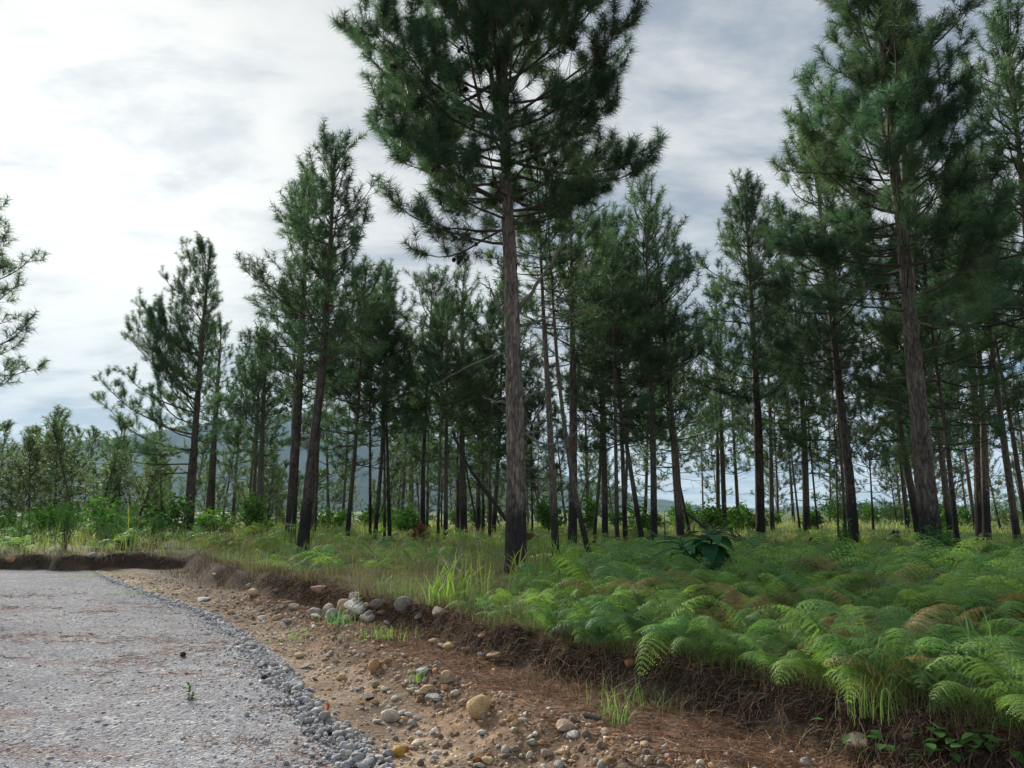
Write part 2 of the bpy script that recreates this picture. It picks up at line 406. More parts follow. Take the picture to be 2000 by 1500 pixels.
ridge('mountains', [(-700, 900), (-300, 880), (0, 862), (210, 852), (350, 828), (480, 806), (600, 800), (700, 808), (800, 832), (900, 872), (1000, 905), (1090, 918),
      (1160, 936), (1260, 968), (1400, 988), (1560, 985), (1700, 975), (1770, 972), (1850, 984), (1950, 972), (2060, 955), (2300, 930), (2800, 900)],
      4200, 1500, M_HILL if False else m_hill('mountain_forest', (0.03, 0.045, 0.03), (0.07, 0.09, 0.05), 0.004), 71, 'long blue mountain range beyond the pines', 26)
ridge('hills', [(-700, 965), (-100, 972), (200, 968), (420, 975), (700, 985), (1000, 990), (1300, 984), (1500, 988), (1750, 982), (1900, 986), (2300, 975), (2800, 970)],
      900, 260, m_hill('hill_scrub', (0.035, 0.06, 0.025), (0.10, 0.13, 0.05), 0.03), 81, 'low green wooded hills behind the meadow', 5)

# ------------------------------------------------------------------ pine trees
def needles(geo, a, b, per_m, length, width, rng, tints, m=1):
    a = np.asarray(a, float); b = np.asarray(b, float)
    if not len(a): return
    cnt = np.maximum(3, (np.linalg.norm(b - a, axis=1) * per_m + rng.random(len(a))).astype(int)); ix = np.repeat(np.arange(len(a)), cnt)
    a = a[ix]; b = b[ix]; n = len(a); t = rng.random(n); ax = unit(b - a)
    u = unit(np.cross(ax, rng.normal(0, 1, (n, 3))))
    fa = np.radians(np.clip(58 + rng.normal(0, 15, n), 12, 100))[:, None]
    d = ax * np.cos(fa) + u * np.sin(fa); d[:, 2] -= 0.1; d = unit(d)
    p = a + (b - a) * t[:, None]; ln = length * rng.uniform(0.65, 1.12, (n, 1))
    wv = unit(np.cross(d, rng.normal(0, 1, d.shape))) * (width / 2)
    V = np.stack([p - wv, p + wv, p + d * ln], 1).reshape(-1, 3)
    c = np.asarray(tints)[ix][:, None] * rng.uniform(0.8, 1.2, (n, 1, 1)); c = np.repeat(c, 3, 1); c[:, 2] *= 1.2
    geo.add(V, np.arange(len(V)).reshape(-1, 3), m, c.reshape(-1, 3), smooth=False)

def sph(az, el): return np.array([math.sin(az) * math.cos(el), math.cos(az) * math.cos(el), math.sin(el)])
def axis_path(rng, p, az, el, L, n, curve, wob=0.10):
    P = [np.array(p, float)]; st = L / n
    for k in range(n):
        P.append(P[-1] + st * sph(az, el)); el += curve / n + rng.normal(0, wob); az += rng.normal(0, wob)
        el = min(el, 1.45)
    return np.array(P), az, el

def gen_branch(rng, p0, az, el, L, r0, curve=0.5, dens=1.0, bare=0.3, grand=True):
    """one living branch: tubes [(pts, radii, sides)], shoots [(a, b)], spots for cones"""
    n = 8; P, _, _ = axis_path(rng, p0, az, el, L, n, curve, 0.09)
    rad = r0 * (1 - np.linspace(0, 0.86, n + 1)) ** 0.9
    tubes = [(P, rad, 5)]; shoots = []; cones = []
    def tip(Q, ln):
        rest = min(ln * 0.9, rng.uniform(0.22, 0.4)); k = len(Q) - 1; first = True
        while rest > 1e-6 and k > 0:
            s = min(rest, np.linalg.norm(Q[k] - Q[k - 1])); a = Q[k] + unit(Q[k - 1] - Q[k]) * s
            shoots.append((a, Q[k])); rest -= s; k -= 1
        d = unit(Q[-1] - Q[-2]); shoots.append((Q[-1], Q[-1] + d * 0.07))
    tip(P, L)
    nk = max(2, int(L / 0.34 * dens)); side = 1 if rng.random() < 0.5 else -1
    for s in np.linspace(bare, 0.95, nk) + rng.uniform(-0.05, 0.05, nk):
        s = float(np.clip(s, 0.1, 0.98)); k = s * n; i = min(int(k), n - 1); q = P[i] + (P[i + 1] - P[i]) * (k - i)
        t = unit(P[i + 1] - P[i]); a0 = math.atan2(t[0], t[1]); e0 = math.asin(max(-1, min(1, t[2])))
        ln = max(0.3, min(1.5, L * rng.uniform(0.2, 0.44) * (1.25 - 0.75 * s))); side = -side
        Q, qa, qe = axis_path(rng, q, a0 + side * rng.uniform(0.4, 1.15), e0 * 0.5 + rng.uniform(-0.2, 0.6), ln, 4, rng.uniform(0.2, 0.9), 0.1)
        tubes.append((Q, np.linspace(max(0.007, r0 * 0.34 * (1.1 - s)), 0.004, 5), 3)); tip(Q, ln)
        cones.append(Q[1]); cones.append(Q[2])
        if grand and ln > 0.45:
            for _ in range(max(1, int(ln / 0.34))):
                j = rng.integers(1, 4); t2 = unit(Q[j + 1] - Q[j]); a1 = math.atan2(t2[0], t2[1]); e1 = math.asin(max(-1, min(1, t2[2])))
                l2 = rng.uniform(0.25, 0.5)
                G, _, _ = axis_path(rng, Q[j], a1 + rng.choice([-1, 1]) * rng.uniform(0.4, 1.2), e1 + rng.uniform(-0.25, 0.6), l2, 3, 0.5, 0.08)
                tubes.append((G, np.linspace(0.006, 0.003, 4), 3)); tip(G, l2)
    return tubes, shoots, cones

def crown_branches(rng, axis, hb, H, Rmax, prof=None, whorl=0.5, per=(3, 5), asym=0.0, asym_az=0.0, dens=1.0, el_lo=-4, el_hi=58, skip=0.1):
    """axis(h) -> point.  prof(rel) -> share of Rmax"""
    if prof is None: prof = lambda r: max(0.3, min(1.0, 0.75 + 1.2 * r) * (1 - r) ** 0.4)
    out = []; h = hb
    while h < H - 0.35:
        rel = (h - hb) / (H - hb); k = rng.integers(per[0], per[1] + 1); a0 = rng.uniform(0, 2 * np.pi)
        for j in range(k):
            if rng.random() < skip: continue
            az = a0 + 2 * np.pi * j / k + rng.normal(0, 0.25)
            L = max(0.45, Rmax * prof(rel) * rng.uniform(0.55, 1.15) * (1 + asym * math.cos(az - asym_az)))
            el = R(el_lo + (el_hi - el_lo) * rel ** 1.1) + rng.normal(0, 0.17)
            r0 = 0.010 + 0.0082 * L
            out.append(gen_branch(rng, axis(h + rng.uniform(-0.12, 0.12)), az, el, L, r0, rng.uniform(0.4, 1.0), dens * rng.uniform(0.8, 1.15), bare=0.34 - 0.2 * rel))
        h += whorl * rng.uniform(0.75, 1.25) * (1 - 0.35 * rel)
    top = axis(H)                                                    # leader
    out.append(gen_branch(rng, axis(H - 0.7), rng.uniform(0, 6), R(80), 0.6, 0.02, 0.05, 1.3, 0.2, False))
    return out

def tint_of(rng, z, k=0.28):
    v = rng.uniform(1 - k, 1 + k); y = rng.uniform(-0.1, 0.18)
    return np.array([v * (1 + y), v, v * (1 - 0.5 * y)])

def put_tubes(geo, tubes, m=0, c=(1, 1, 1), minr=0.0):
    for P, rad, sd in tubes:
        V, Fc = tube(P, np.maximum(rad, minr), sd); geo.add(V, Fc, m, c)

def trunk_mesh(path, radius, H, sides, rings, seed, bark=0.0, plates=14):
    hs = np.linspace(0, 1, rings) ** 1.12 * H; hs[0] = -0.3
    P = np.array([path(h) for h in hs]); rr = np.array([radius(max(h, 0)) for h in hs])
    a = np.linspace(0, 2 * np.pi, sides, endpoint=False)
    T, N, B = frame(P)
    Ag, Hg = np.meshgrid(a, hs)
    lump = 1 + 0.05 * np.sin(Ag * 2 + Hg * 0.7 + seed) + 0.03 * np.sin(Ag * 5 + Hg * 1.7)
    flare = 1 + 0.28 * np.exp(-np.clip(Hg, 0, None) / 0.35) * (0.65 + 0.35 * np.sin(Ag * 4 + seed))
    Rg = rr[:, None] * lump * flare; c = np.ones(Rg.shape + (3,))
    if bark:
        e, cid = worley(Ag / (2 * np.pi) * plates + 0.5 * fbm(Ag * 0 + Hg * 3, Hg, 2, seed), Hg * plates / (2 * math.pi * 0.2) * 0.17, seed, plates)
        fine = fbm(Ag * 9, Hg * 6, 3, seed + 5)
        g_ = sstep(e, 0.0, 0.28); Rg = Rg + bark * (g_ - 0.8 + 0.5 * cid * g_ + 0.7 * fine)
        sh = 0.72 + 0.5 * cid; c = np.stack([sh, sh * (0.97 + 0.03 * cid), sh], -1) * (0.55 + 0.45 * g_)[..., None]
    V = P[:, None] + Rg[..., None] * (N[:, None] * np.cos(Ag)[..., None] + B[:, None] * np.sin(Ag)[..., None])
    g = Geo(); g.add(V.reshape(-1, 3), grid_faces(rings, sides, True), 0, c.reshape(-1, 3))
    return g.mesh('trunk', M_BARK)

def dead_branches(rng, path, radius, h0, h1, k, Lr=(0.4, 1.6)):
    out = []
    for _ in range(k):
        tubes = []; out.append(tubes)
        h = rng.uniform(h0, h1); az = rng.uniform(0, 6.28); L = rng.uniform(*Lr); el = rng.uniform(-0.35, 0.45)
        p = path(h) + sph(az, 0) * radius(h) * 0.6
        P, _, _ = axis_path(rng, p, az, el, L, 6, rng.uniform(-0.5, 0.7), 0.16)
        r0 = rng.uniform(0.009, 0.02) * (0.7 + 0.4 * L); tubes.append((P, np.linspace(r0, 0.004, 7), 4))
        for _ in range(int(L * 2.5)):
            j = rng.integers(2, 6); Q, _, _ = axis_path(rng, P[j], az + rng.uniform(-1.2, 1.2), el + rng.uniform(-0.5, 0.6), L * rng.uniform(0.2, 0.5), 3, 0.2, 0.2)
            tubes.append((Q, np.linspace(0.007, 0.003, 4), 3))
    return out

def make_path(pts, H):
    """smooth axis through local points (z-sorted); above the last control straight up to H"""
    pts = np.array(pts); z = pts[:, 2]
    top = pts[-1] + (pts[-1] - pts[-2]) / max(z[-1] - z[-2], 1e-3) * (H - z[-1]) * 0.6
    top[2] = H; Z = np.append(z, H); X = np.append(pts[:, 0], top[0]); Yy = np.append(pts[:, 1], top[1])
    zz = np.linspace(0, H, 60); k = np.ones(9) / 9
    xs = np.interp(zz, Z, X); ys_ = np.interp(zz, Z, Yy)
    pad = lambda a: np.convolve(np.concatenate([2 * a[0] - a[4:0:-1], a, 2 * a[-1] - a[-2:-6:-1]]), k, 'valid')
    xs = pad(xs); ys_ = pad(ys_)
    return lambda h: np.array([np.interp(h, zz, xs) if h >= 0 else xs[0] , np.interp(h, zz, ys_) if h >= 0 else ys_[0], h])

cone_g = Geo()
_a = np.linspace(0, 2 * np.pi, 9, endpoint=False); _k = np.linspace(0, 1, 7)
_Ag, _Kg = np.meshgrid(_a, _k); _rr = 0.036 * np.sin(np.pi * np.clip(_Kg * 0.93 + 0.05, 0, 1)) ** 0.75 * (1 + 0.22 * ((np.arange(9)[None] + np.arange(7)[:, None]) % 2 * 2 - 1))
cone_g.add(np.stack([_rr * np.cos(_Ag), _rr * np.sin(_Ag), -0.085 * _Kg], -1).reshape(-1, 3), grid_faces(7, 9, True), 0, smooth=False)
CONE = cone_g.mesh('cone', M_CONE)

# shared crowns for the trees that stand further back: local origin at the crown base, 8 m tall
SPEC = {'near': (345, 0.265, 0.0098), 'mid': (140, 0.26, 0.0165), 'far': (62, 0.27, 0.033)}
def bake_crown(seed, spec, Rmax, H=8.0, material=None, whorl=0.55, per=(3, 5), dens=1.0, prof=None, minr=0.0, el=(-4, 58)):
    rng = np.random.default_rng(seed); n, ln, wd = SPEC[spec]
    br = crown_branches(rng, lambda h: np.array([0.05 * math.sin(h), 0, h]), 0, H, Rmax, prof, whorl, per, dens=dens, el_lo=el[0], el_hi=el[1])
    g = Geo(); A_ = []; B_ = []; C_ = []
    for tubes, shoots, _ in br:
        put_tubes(g, tubes, 0, (0.8, 0.8, 0.8), minr)
        tb = tint_of(rng, 0)
        for a, b in shoots: A_.append(a); B_.append(b); C_.append(tb * tint_of(rng, 0, 0.18))
    needles(g, A_, B_, n, ln, wd, rng, C_, 1)
    return g.mesh('crown', [M_TWIG, material or M_NEEDLE])
MID = [bake_crown(100 + i, 'mid', [2.9, 2.5, 3.2, 2.5, 2.8][i], whorl=0.6, per=(3, 5), dens=0.95, minr=0.007) for i in range(5)]
FAR = [bake_crown(120 + i, 'far', [2.6, 2.3, 2.9][i], whorl=0.7, per=(3, 5), dens=0.8, minr=0.012) for i in range(3)]
YOUNG = [bake_crown(140 + i, 'far', [2.3, 1.8, 2.1][i], whorl=0.62, per=(4, 5), dens=0.8, material=M_YOUNG, minr=0.012,
                    prof=lambda r: max(0.25, (1 - r) ** 0.5 * min(1, 0.75 + r)), el=(5, 62)) for i in range(3)]

N_TRI = 0
def pine(label, base, ctrl, wpx, H=13.8, hb=None, Y=None, mode='mid', Rmax=None, seed=0, split=False, unique=False, group='pines of the stand',
         spec='near', cones=0, dead=6, prof=None, whorl=0.5, per=(3, 5), asym=0, asym_az=0, dens=1.0, el_lo=-4, el_hi=58, skip=0.1, fork=None, sides=None, extra=None, boughs=()):
    rng = np.random.default_rng(1000 + seed)
    p = ground(*base)
    if Y is not None:
        q = at(base[0], base[1], Y); p = np.array([q[0], Y, float(zt(q[0], Y))])
    Yd = p[1]; r0 = wpx / F_PX * Yd / 2 / math.cos(PITCH) * 1.02
    hb = hb if hb is not None else H * rng.uniform(0.44, 0.52)
    loc = [np.zeros(3)]
    for (u, v) in ctrl:
        q = at(u, v, Yd) - p; q[1] = 0.12 * q[2] * math.sin(seed * 1.7) * 0.15; loc.append(q)
    if len(loc) == 1: loc.append(np.array([rng.normal(0, 0.15), rng.normal(0, 0.15), hb]))
    path = make_path(loc, H)
    radius = lambda h: max(0.012, r0 * (1 - 0.93 * (h / H)) ** (0.62 if h < hb else 0.85) if h < H else 0.012)
    t = thing('pine_tree', label, 'tree', tuple(p), group)
    near_ = wpx > 16
    sd = sides or (18 if near_ else 9); rg = 240 if sd > 30 else 110 if near_ else 40
    tr = link('trunk', trunk_mesh(path, radius, H, sd, rg, seed + 3, (0.022 if sd > 30 else 0.015) if near_ else 0.0, 14 if sd > 30 else 11), t)
    sh = {1: 0.88, 2: 0.64, 13: 0.62, 14: 0.66}.get(seed, rng.uniform(0.42, 0.68)); tr.color = (sh, sh * 0.97, sh * 0.95, 1)      # whole trunk's bark colour darkened, least on the central pine
    dt = dead_branches(rng, path, radius, 1.6, hb + 1.2, dead)
    for tb_ in dt:
        g = Geo(); put_tubes(g, tb_, 0, (1, 1, 1), 0.0 if Yd < 18 else 0.007); link('dead_branch', g.mesh('dead_branch', M_DEAD), t)
    for pts, ra in (extra or []):                                   # limbs seen singly: points given as (dx, dy, h) from the trunk foot
        zz = np.linspace(0, len(pts) - 1, 4 * len(pts)); pp = np.array(pts, float)
        pp = np.stack([np.interp(zz, np.arange(len(pts)), pp[:, i]) for i in range(3)], 1); pp[1:-1] = (pp[:-2] + pp[1:-1] + pp[2:]) / 3
        pp = pp + path(pp[0, 2]) * np.array([1, 1, 0]); pp[2:] += rng.normal(0, 0.012, pp[2:].shape)
        g = Geo(); put_tubes(g, [(pp, np.linspace(ra, ra * 0.25, len(pp)), 7)]); link('dead_branch', g.mesh('dead_branch', M_DEAD), t)
    if unique or split:
        n, ln, wd = SPEC[spec]
        br = crown_branches(rng, path, hb, H, Rmax, prof, whorl, per, asym, asym_az, dens, el_lo, el_hi, skip)
        for (bh, baz, bl, bel, bd) in boughs: br.append(gen_branch(rng, path(bh), R(baz), R(bel), bl, 0.012 + 0.008 * bl, 0.7, bd, 0.25))
        if fork:
            h0, dx, dy = fork; top = H - 1.2
            fk = lambda h: path(h) + np.array([dx, dy, 0]) * ((h - h0) / (top - h0)) ** 0.7
            fp = np.array([fk(max(h, h0 + 1e-3)) for h in np.linspace(h0, top, 14)])
            fg = Geo(); V, Fc = tube(fp, np.linspace(radius(h0) * 0.8, 0.02, 14), 12); fg.add(V, Fc)
            link('second_stem', fg.mesh('second_stem', M_BARK), t)
            br += crown_branches(rng, fk, h0 + 1.6, top, Rmax * 0.72, lambda r: (1 - r) ** 0.6, whorl * 1.2, (2, 4), asym, asym_az, dens, 10, el_hi, 0.1)
        whole = Geo(); A_ = []; B_ = []; C_ = []; nb = max(1, len(br)); left = cones
        for i, (tubes, shoots, cn) in enumerate(br):
            tb = tint_of(rng, 0)
            cc = [tb * tint_of(rng, 0, 0.2) for _ in shoots]
            if split:
                bg_ = Geo(); put_tubes(bg_, tubes, 0); bo = link('branch', bg_.mesh('branch', M_TWIG), t)
                ng = Geo(); needles(ng, [s[0] for s in shoots], [s[1] for s in shoots], n, ln, wd, rng, cc, 0)
                link('needles', ng.mesh('needles', M_NEEDLE), bo)
                take = min(left, int(round(left / max(1, nb - i) * rng.uniform(0.3, 1.8)))) if cones else 0
                for _ in range(take):
                    if not cn: break
                    if _ % 3 == 0: q0 = cn[rng.integers(len(cn))]
                    q = q0 + rng.normal(0, 0.05, 3)
                    link('cone', CONE, bo, tuple(q), (rng.uniform(-0.6, 0.6), rng.uniform(-0.6, 0.6), rng.uniform(0, 6)), rng.uniform(1.0, 1.4)); left -= 1
            else:
                put_tubes(whole, tubes, 0, (0.8, 0.8, 0.8), 0.006)
                A_ += [s[0] for s in shoots]; B_ += [s[1] for s in shoots]; C_ += cc
        if not split:
            needles(whole, A_, B_, n, ln, wd, rng, C_, 1); link('crown', whole.mesh('crown', [M_TWIG, M_NEEDLE]), t)
    else:
        lib = {'mid': MID, 'far': FAR, 'young': YOUNG}[mode]
        b0 = path(hb); d = Vector(path(H) - b0).normalized(); s = (H - hb) / 8.0
        o = link('crown', lib[seed % len(lib)], t, tuple(b0))
        q = d.to_track_quat('Z', 'Y').to_matrix().to_4x4() @ Matrix.Rotation(rng.uniform(0, 6.28), 4, 'Z')
        sx = s ** 0.5 * rng.uniform(0.9, 1.12) if not Rmax else s ** 0.5 * Rmax / 2.0
        o.rotation_euler = q.to_euler(); o.scale = (sx, sx, s)
    return t

def interp_prof(h, r, hb, H):
    return lambda rel: float(np.interp(hb + rel * (H - hb), h, r))

# the tall pine in the middle of the picture
pine('tallest pine with thick scaly trunk and many cones in the picture centre', (1008, 1118), [(1008, 900), (1003, 700), (997, 520), (990, 380)], 36, H=14.3, hb=6.8, seed=1,
     split=True, spec='near', Rmax=1.0, prof=interp_prof([6.3, 7.4, 8.6, 9.8, 11.2, 12.8, 14.3], [2.3, 3.2, 3.7, 3.7, 3.3, 2.4, 1.2], 6.8, 14.3), asym=0.1, asym_az=R(-95), whorl=0.46, per=(4, 5),
     dens=1.3, el_lo=-2, el_hi=58, cones=300, dead=9, sides=56, boughs=((6.3, -90, 2.6, 4, 1.0), (6.6, -60, 2.4, 8, 1.0), (7.0, 80, 2.6, 10, 1.0), (7.2, -120, 3.0, 8, 1.1), (8.0, 92, 3.2, 14, 1.2), (8.8, 74, 3.2, 22, 1.3), (9.8, 104, 3.3, 30, 1.3), (7.9, -84, 3.2, 12, 1.2), (8.9, -100, 3.5, 20, 1.3)), fork=(8.3, -0.5, 0.25), skip=0.06, group='large pines in front',
     extra=[([(0.12, 0, 4.95), (0.45, -0.1, 5.35), (0.8, -0.2, 5.9), (1.2, -0.2, 6.5), (1.8, -0.3, 7.0)], 0.045),
            ([(-0.1, 0, 4.85), (-0.3, 0, 5.05), (-0.42, 0.05, 5.4), (-0.6, 0.1, 5.5)], 0.035),
            ([(0.15, 0, 2.55), (0.4, -0.1, 2.35), (0.75, -0.15, 2.28), (1.1, -0.2, 2.5), (1.3, -0.2, 2.75)], 0.03),
            ([(0.12, 0, 4.6), (0.6, 0, 4.75), (1.2, 0, 4.85), (1.9, 0.1, 5.2)], 0.028),
            ([(-0.1, 0, 4.1), (-0.6, 0, 3.95), (-1.2, 0.1, 3.65), (-1.5, 0.1, 3.5)], 0.024),
            ([(-0.12, 0, 3.1), (-0.45, 0, 3.15), (-0.6, 0, 3.25)], 0.03), ([(0.12, 0, 3.1), (0.4, 0.1, 3.35), (0.55, 0.1, 3.5)], 0.035),
            ([(-0.1, 0, 5.7), (-0.25, -0.1, 5.9), (-0.3, -0.1, 6.05)], 0.03)])
# right-hand group
pine('big double-stemmed pine with the tallest crown on the right', (1824, 1105), [(1800, 870), (1786, 730), (1774, 590), (1762, 480)], 34, H=14.2, hb=5.4, Y=15, seed=2, split=True,
     spec='near', Rmax=3.35, whorl=0.46, per=(4, 5), dens=1.05, el_lo=0, el_hi=62, fork=(5.4, 0.55, 0.3), dead=10, group='large pines in front', sides=40,
     prof=lambda r: max(0.3, min(1.0, 0.85 + 0.6 * r) * (1 - r) ** 0.36))
pine('leaning pine with bare slim trunk just left of the big right-hand pine', (1670, 1078), [(1656, 910), (1640, 790), (1624, 650), (1612, 550)], 18, H=13.8, hb=5.4, seed=3, split=True,
     spec='mid', Rmax=2.9, whorl=0.46, per=(4, 5), dead=8, group='large pines in front', dens=1.0)
pine('pine at the right edge whose crown is cut by the frame', (2052, 1085), [(2030, 700)], 20, H=14.4, hb=5.2, Y=17.5, seed=4, unique=True, spec='mid', Rmax=3.2, whorl=0.46, per=(4, 5), group='large pines in front')
pine('dark straight pine with pointed crown between centre and right group', (1486, 1056), [(1482, 830), (1474, 670)], 18, H=15.2, hb=5.2, seed=5, unique=True, spec='mid', Rmax=3.1, whorl=0.44, per=(4, 5), dens=1.15, group='pines of the stand')
# left-hand group
pine('left pine with long boughs reaching left over the road end', (366, 1051), [(397, 657), (412, 500)], 17, H=15.2, hb=4.4, seed=6, split=True, spec='mid', Rmax=3.8, whorl=0.6,
     asym=0.62, asym_az=R(-95), boughs=((4.4, -92, 5.6, 6, 0.8), (5.2, -105, 5.4, 12, 1.0), (3.7, -88, 4.6, 0, 0.5), (6.3, -85, 5.0, 18, 1.0), (7.4, -98, 4.6, 26, 1.1), (8.8, -80, 4.0, 34, 1.1), (3.3, -75, 4.2, -6, 0.4)), group='large pines in front', dens=1.05, el_lo=2, el_hi=60, per=(4, 5), prof=lambda r: max(0.25, (1 - r) ** 0.5 * min(1, 0.95 + r)))
pine('dark-trunked pine standing right beside the far left long-boughed pine', (408, 1038), [(422, 810), (436, 620)], 16, H=14.0, hb=5.4, seed=7, unique=True, spec='mid', Rmax=3.2, whorl=0.6, asym=0.35, asym_az=R(-80), group='pines of the stand')
pine('leaning pine with high pointed crown, right one of the left pair', (590, 1079), [(611, 867), (628, 727), (639, 540)], 21, H=12.6, hb=5.3, seed=8, split=True, spec='mid', Rmax=2.7, whorl=0.46, group='large pines in front', per=(4, 5),
     prof=lambda r: max(0.3, min(1.0, 0.8 + 0.6 * r) * (1 - r) ** 0.38))
pine('thick charred pine, left one of the left pair', (565, 1067), [(581, 797), (593, 554)], 20, H=13.4, hb=5.2, seed=9, unique=True, spec='mid', Rmax=2.8, whorl=0.5, group='pines of the stand')
pine('pine at the left edge, only its right side in the picture', (-75, 1062), [(-60, 700)], 18, H=11.2, hb=5.2, Y=21, seed=10, unique=True, spec='mid', Rmax=2.6, whorl=0.55, group='large pines in front')
pine('pine with dark crown showing right behind the central pine', (1118, 1076), [(1120, 830), (1118, 670)], 17, H=11.6, hb=5.6, seed=11, unique=True, spec='mid', Rmax=2.3, whorl=0.5, group='pines of the stand')
pine('pine with drooping sunlit crown, third trunk right of the central pine', (1278, 1070), [(1276, 830), (1268, 600)], 13, H=12.3, hb=5.4, seed=12, unique=True, spec='mid', Rmax=2.5, whorl=0.55, group='pines of the stand')
pine('grey-trunked slim pine close right of the central pine', (1086, 1098), [(1080, 950), (1070, 750), (1062, 630)], 14, H=10.6, hb=5.6, seed=13, Rmax=1.9, dead=9)
pine('crooked thin pine bending left, right of the central pine', (1154, 1096), [(1126, 982), (1110, 890), (1094, 770), (1086, 690)], 10, H=10.0, hb=6.0, seed=14, Rmax=1.7, dead=8)

TREES = [  # base px, controls, width px, height, label
 ((505, 1046), [(513, 810)], 14, 11.5, 'short dark pine between the left pine and the left pair'),
 ((612, 1055), [(622, 860)], 9, 12.5, 'thin pine half hidden behind the right one of the left pair'),
 ((677, 1060), [(695, 867), (702, 760)], 9, 11.5, 'thin pine leaning right, first trunk right of the left pair'),
 ((723, 1053), [(722, 822)], 6, 11.5, 'very thin straight pine, second trunk right of the left pair'),
 ((732, 1055), [(746, 890), (748, 800)], 8, 12.0, 'thin pine leaning right across the very thin straight one'),
 ((751, 1055), [(752, 820)], 5, 10.5, 'thinnest pine, left one of a close pair of stems'),
 ((761, 1055), [(755, 822)], 7, 12.2, 'dark thin pine, right one of a close pair of stems'),
 ((825, 1052), [(826, 890), (832, 800)], 10, 13.0, 'pine with a dry brown bush round its foot'),
 ((855, 1059), [(861, 830)], 6, 10.0, 'thin black-stemmed pine just right of the dry brown bush'),
 ((870, 1054), [(872, 850)], 9, 11.0, 'straight pine, second right of the dry brown bush'),
 ((893, 1047), [(893, 850)], 4, 9.0, 'pole-thin pine left of the thick charred one by the leaning snag'),
 ((906, 1051), [(902, 870), (903, 700)], 14, 13.0, 'thick charred pine from which a dead trunk leans right'),
 ((934, 1040), [(936, 850)], 7, 12.0, 'thin pine behind the leaning dead trunk, left of the central pine'),
 ((944, 1047), [(942, 850)], 6, 9.5, 'leafy-footed thin pine left of the central pine'),
 ((956, 1055), [(957, 830)], 6, 10.5, 'thin pine nearest the left side of the central trunk'),
 ((1040, 1046), [(1037, 850)], 4, 8.5, 'single pole-thin pine in the gap right of the central trunk'),
 ((1160, 1063), [(1164, 1000), (1172, 926), (1174, 800)], 7, 9.5, 'small crooked charred pine right of the crooked thin pine'),
 ((1182, 1059), [(1178, 790)], 12, 13.0, 'straight charred pine, first of the dense middle row'),
 ((1206, 1075), [(1202, 790)], 8, 9.8, 'slim black pine standing before the dense middle row'),
 ((1222, 1059), [(1216, 900)], 9, 12.5, 'dark pine second in the dense middle row'),
 ((1256, 1067), [(1230, 910), (1210, 790)], 10, 11.0, 'pine leaning left in the dense middle row'),
 ((1332, 1067), [(1322, 890), (1306, 750)], 12, 11.8, 'pine leaning left above the long fallen log'),
 ((1350, 1053), [(1320, 910), (1310, 850)], 6, 11.0, 'thin stem leaning left behind the fallen log'),
 ((1416, 1037), [(1406, 790)], 10, 15.0, 'brownish pine trunk over the diagonal fallen trunk'),
 ((1403, 1031), [(1400, 800)], 8, 15.0, 'darker pine trunk left of the brownish one over the diagonal fallen trunk'),
 ((1508, 1043), [(1506, 850)], 9, 13.0, 'pine partly hidden behind the dark straight pine with pointed crown'),
 ((1550, 1020), [(1537, 822)], 6, 16.0, 'far thin pine leaning left, right of the dark straight pine'),
 ((1563, 1042), [(1540, 850)], 4, 12.0, 'thin leaning stem left of the black-footed pine'),
 ((1576, 1041), [(1570, 830), (1564, 750)], 14, 14.2, 'black-footed pine midway between the dark straight and the leaning pine'),
 ((1598, 1040), [(1586, 900)], 4, 12.0, 'thin far stem right of the black-footed pine'),
 ((1638, 1058), [(1632, 880)], 4, 10.0, 'thin stem left behind the leaning slim-trunked pine'),
 ((1653, 1063), [(1642, 900)], 6, 10.5, 'dark stem touching the left side of the leaning slim-trunked pine'),
 ((1796, 1048), [(1768, 890), (1744, 730)], 14, 13.2, 'dark pine leaning left, left of the big double-stemmed pine'),
 ((1858, 1050), [(1836, 850), (1824, 740)], 12, 13.0, 'pine just behind the right side of the big double-stemmed pine'),
 ((1872, 1083), [(1848, 862), (1820, 670)], 10, 11.5, 'slim pine leaning left, right of the big double-stemmed pine'),
 ((1916, 1060), [(1908, 870), (1896, 710), (1880, 630)], 18, 13.8, 'thick dark pine, left one of the right-hand twin trunks'),
 ((1928, 1064), [(1922, 790), (1912, 630)], 15, 13.6, 'dark pine, right one of the right-hand twin trunks'),
 ((1990, 1076), [(1960, 850), (1936, 650)], 13, 12.6, 'pine leaning left at the right edge of the picture'),
 ((2012, 1070), [(1972, 830), (1944, 690)], 9, 13.0, 'slender pine leaning left behind the one at the right edge'),
 ((1706, 1035), [(1696, 860)], 4, 8.0, 'small lone pine in the sky gap left of the big right-hand pine'),
]
for i, (b, ctl, wp, H, lab) in enumerate(TREES):
    Yd = ground(*b)[1]
    pine(lab, b, ctl, wp, H=H * (0.93 if 670 < b[0] < 960 else 1.0), seed=20 + i, mode='mid' if Yd < 40 else 'far', dead=5 if Yd < 40 else 3,
         hb=H * float(np.random.default_rng(i).uniform(0.25, 0.46) if H > 9 else 0.26))

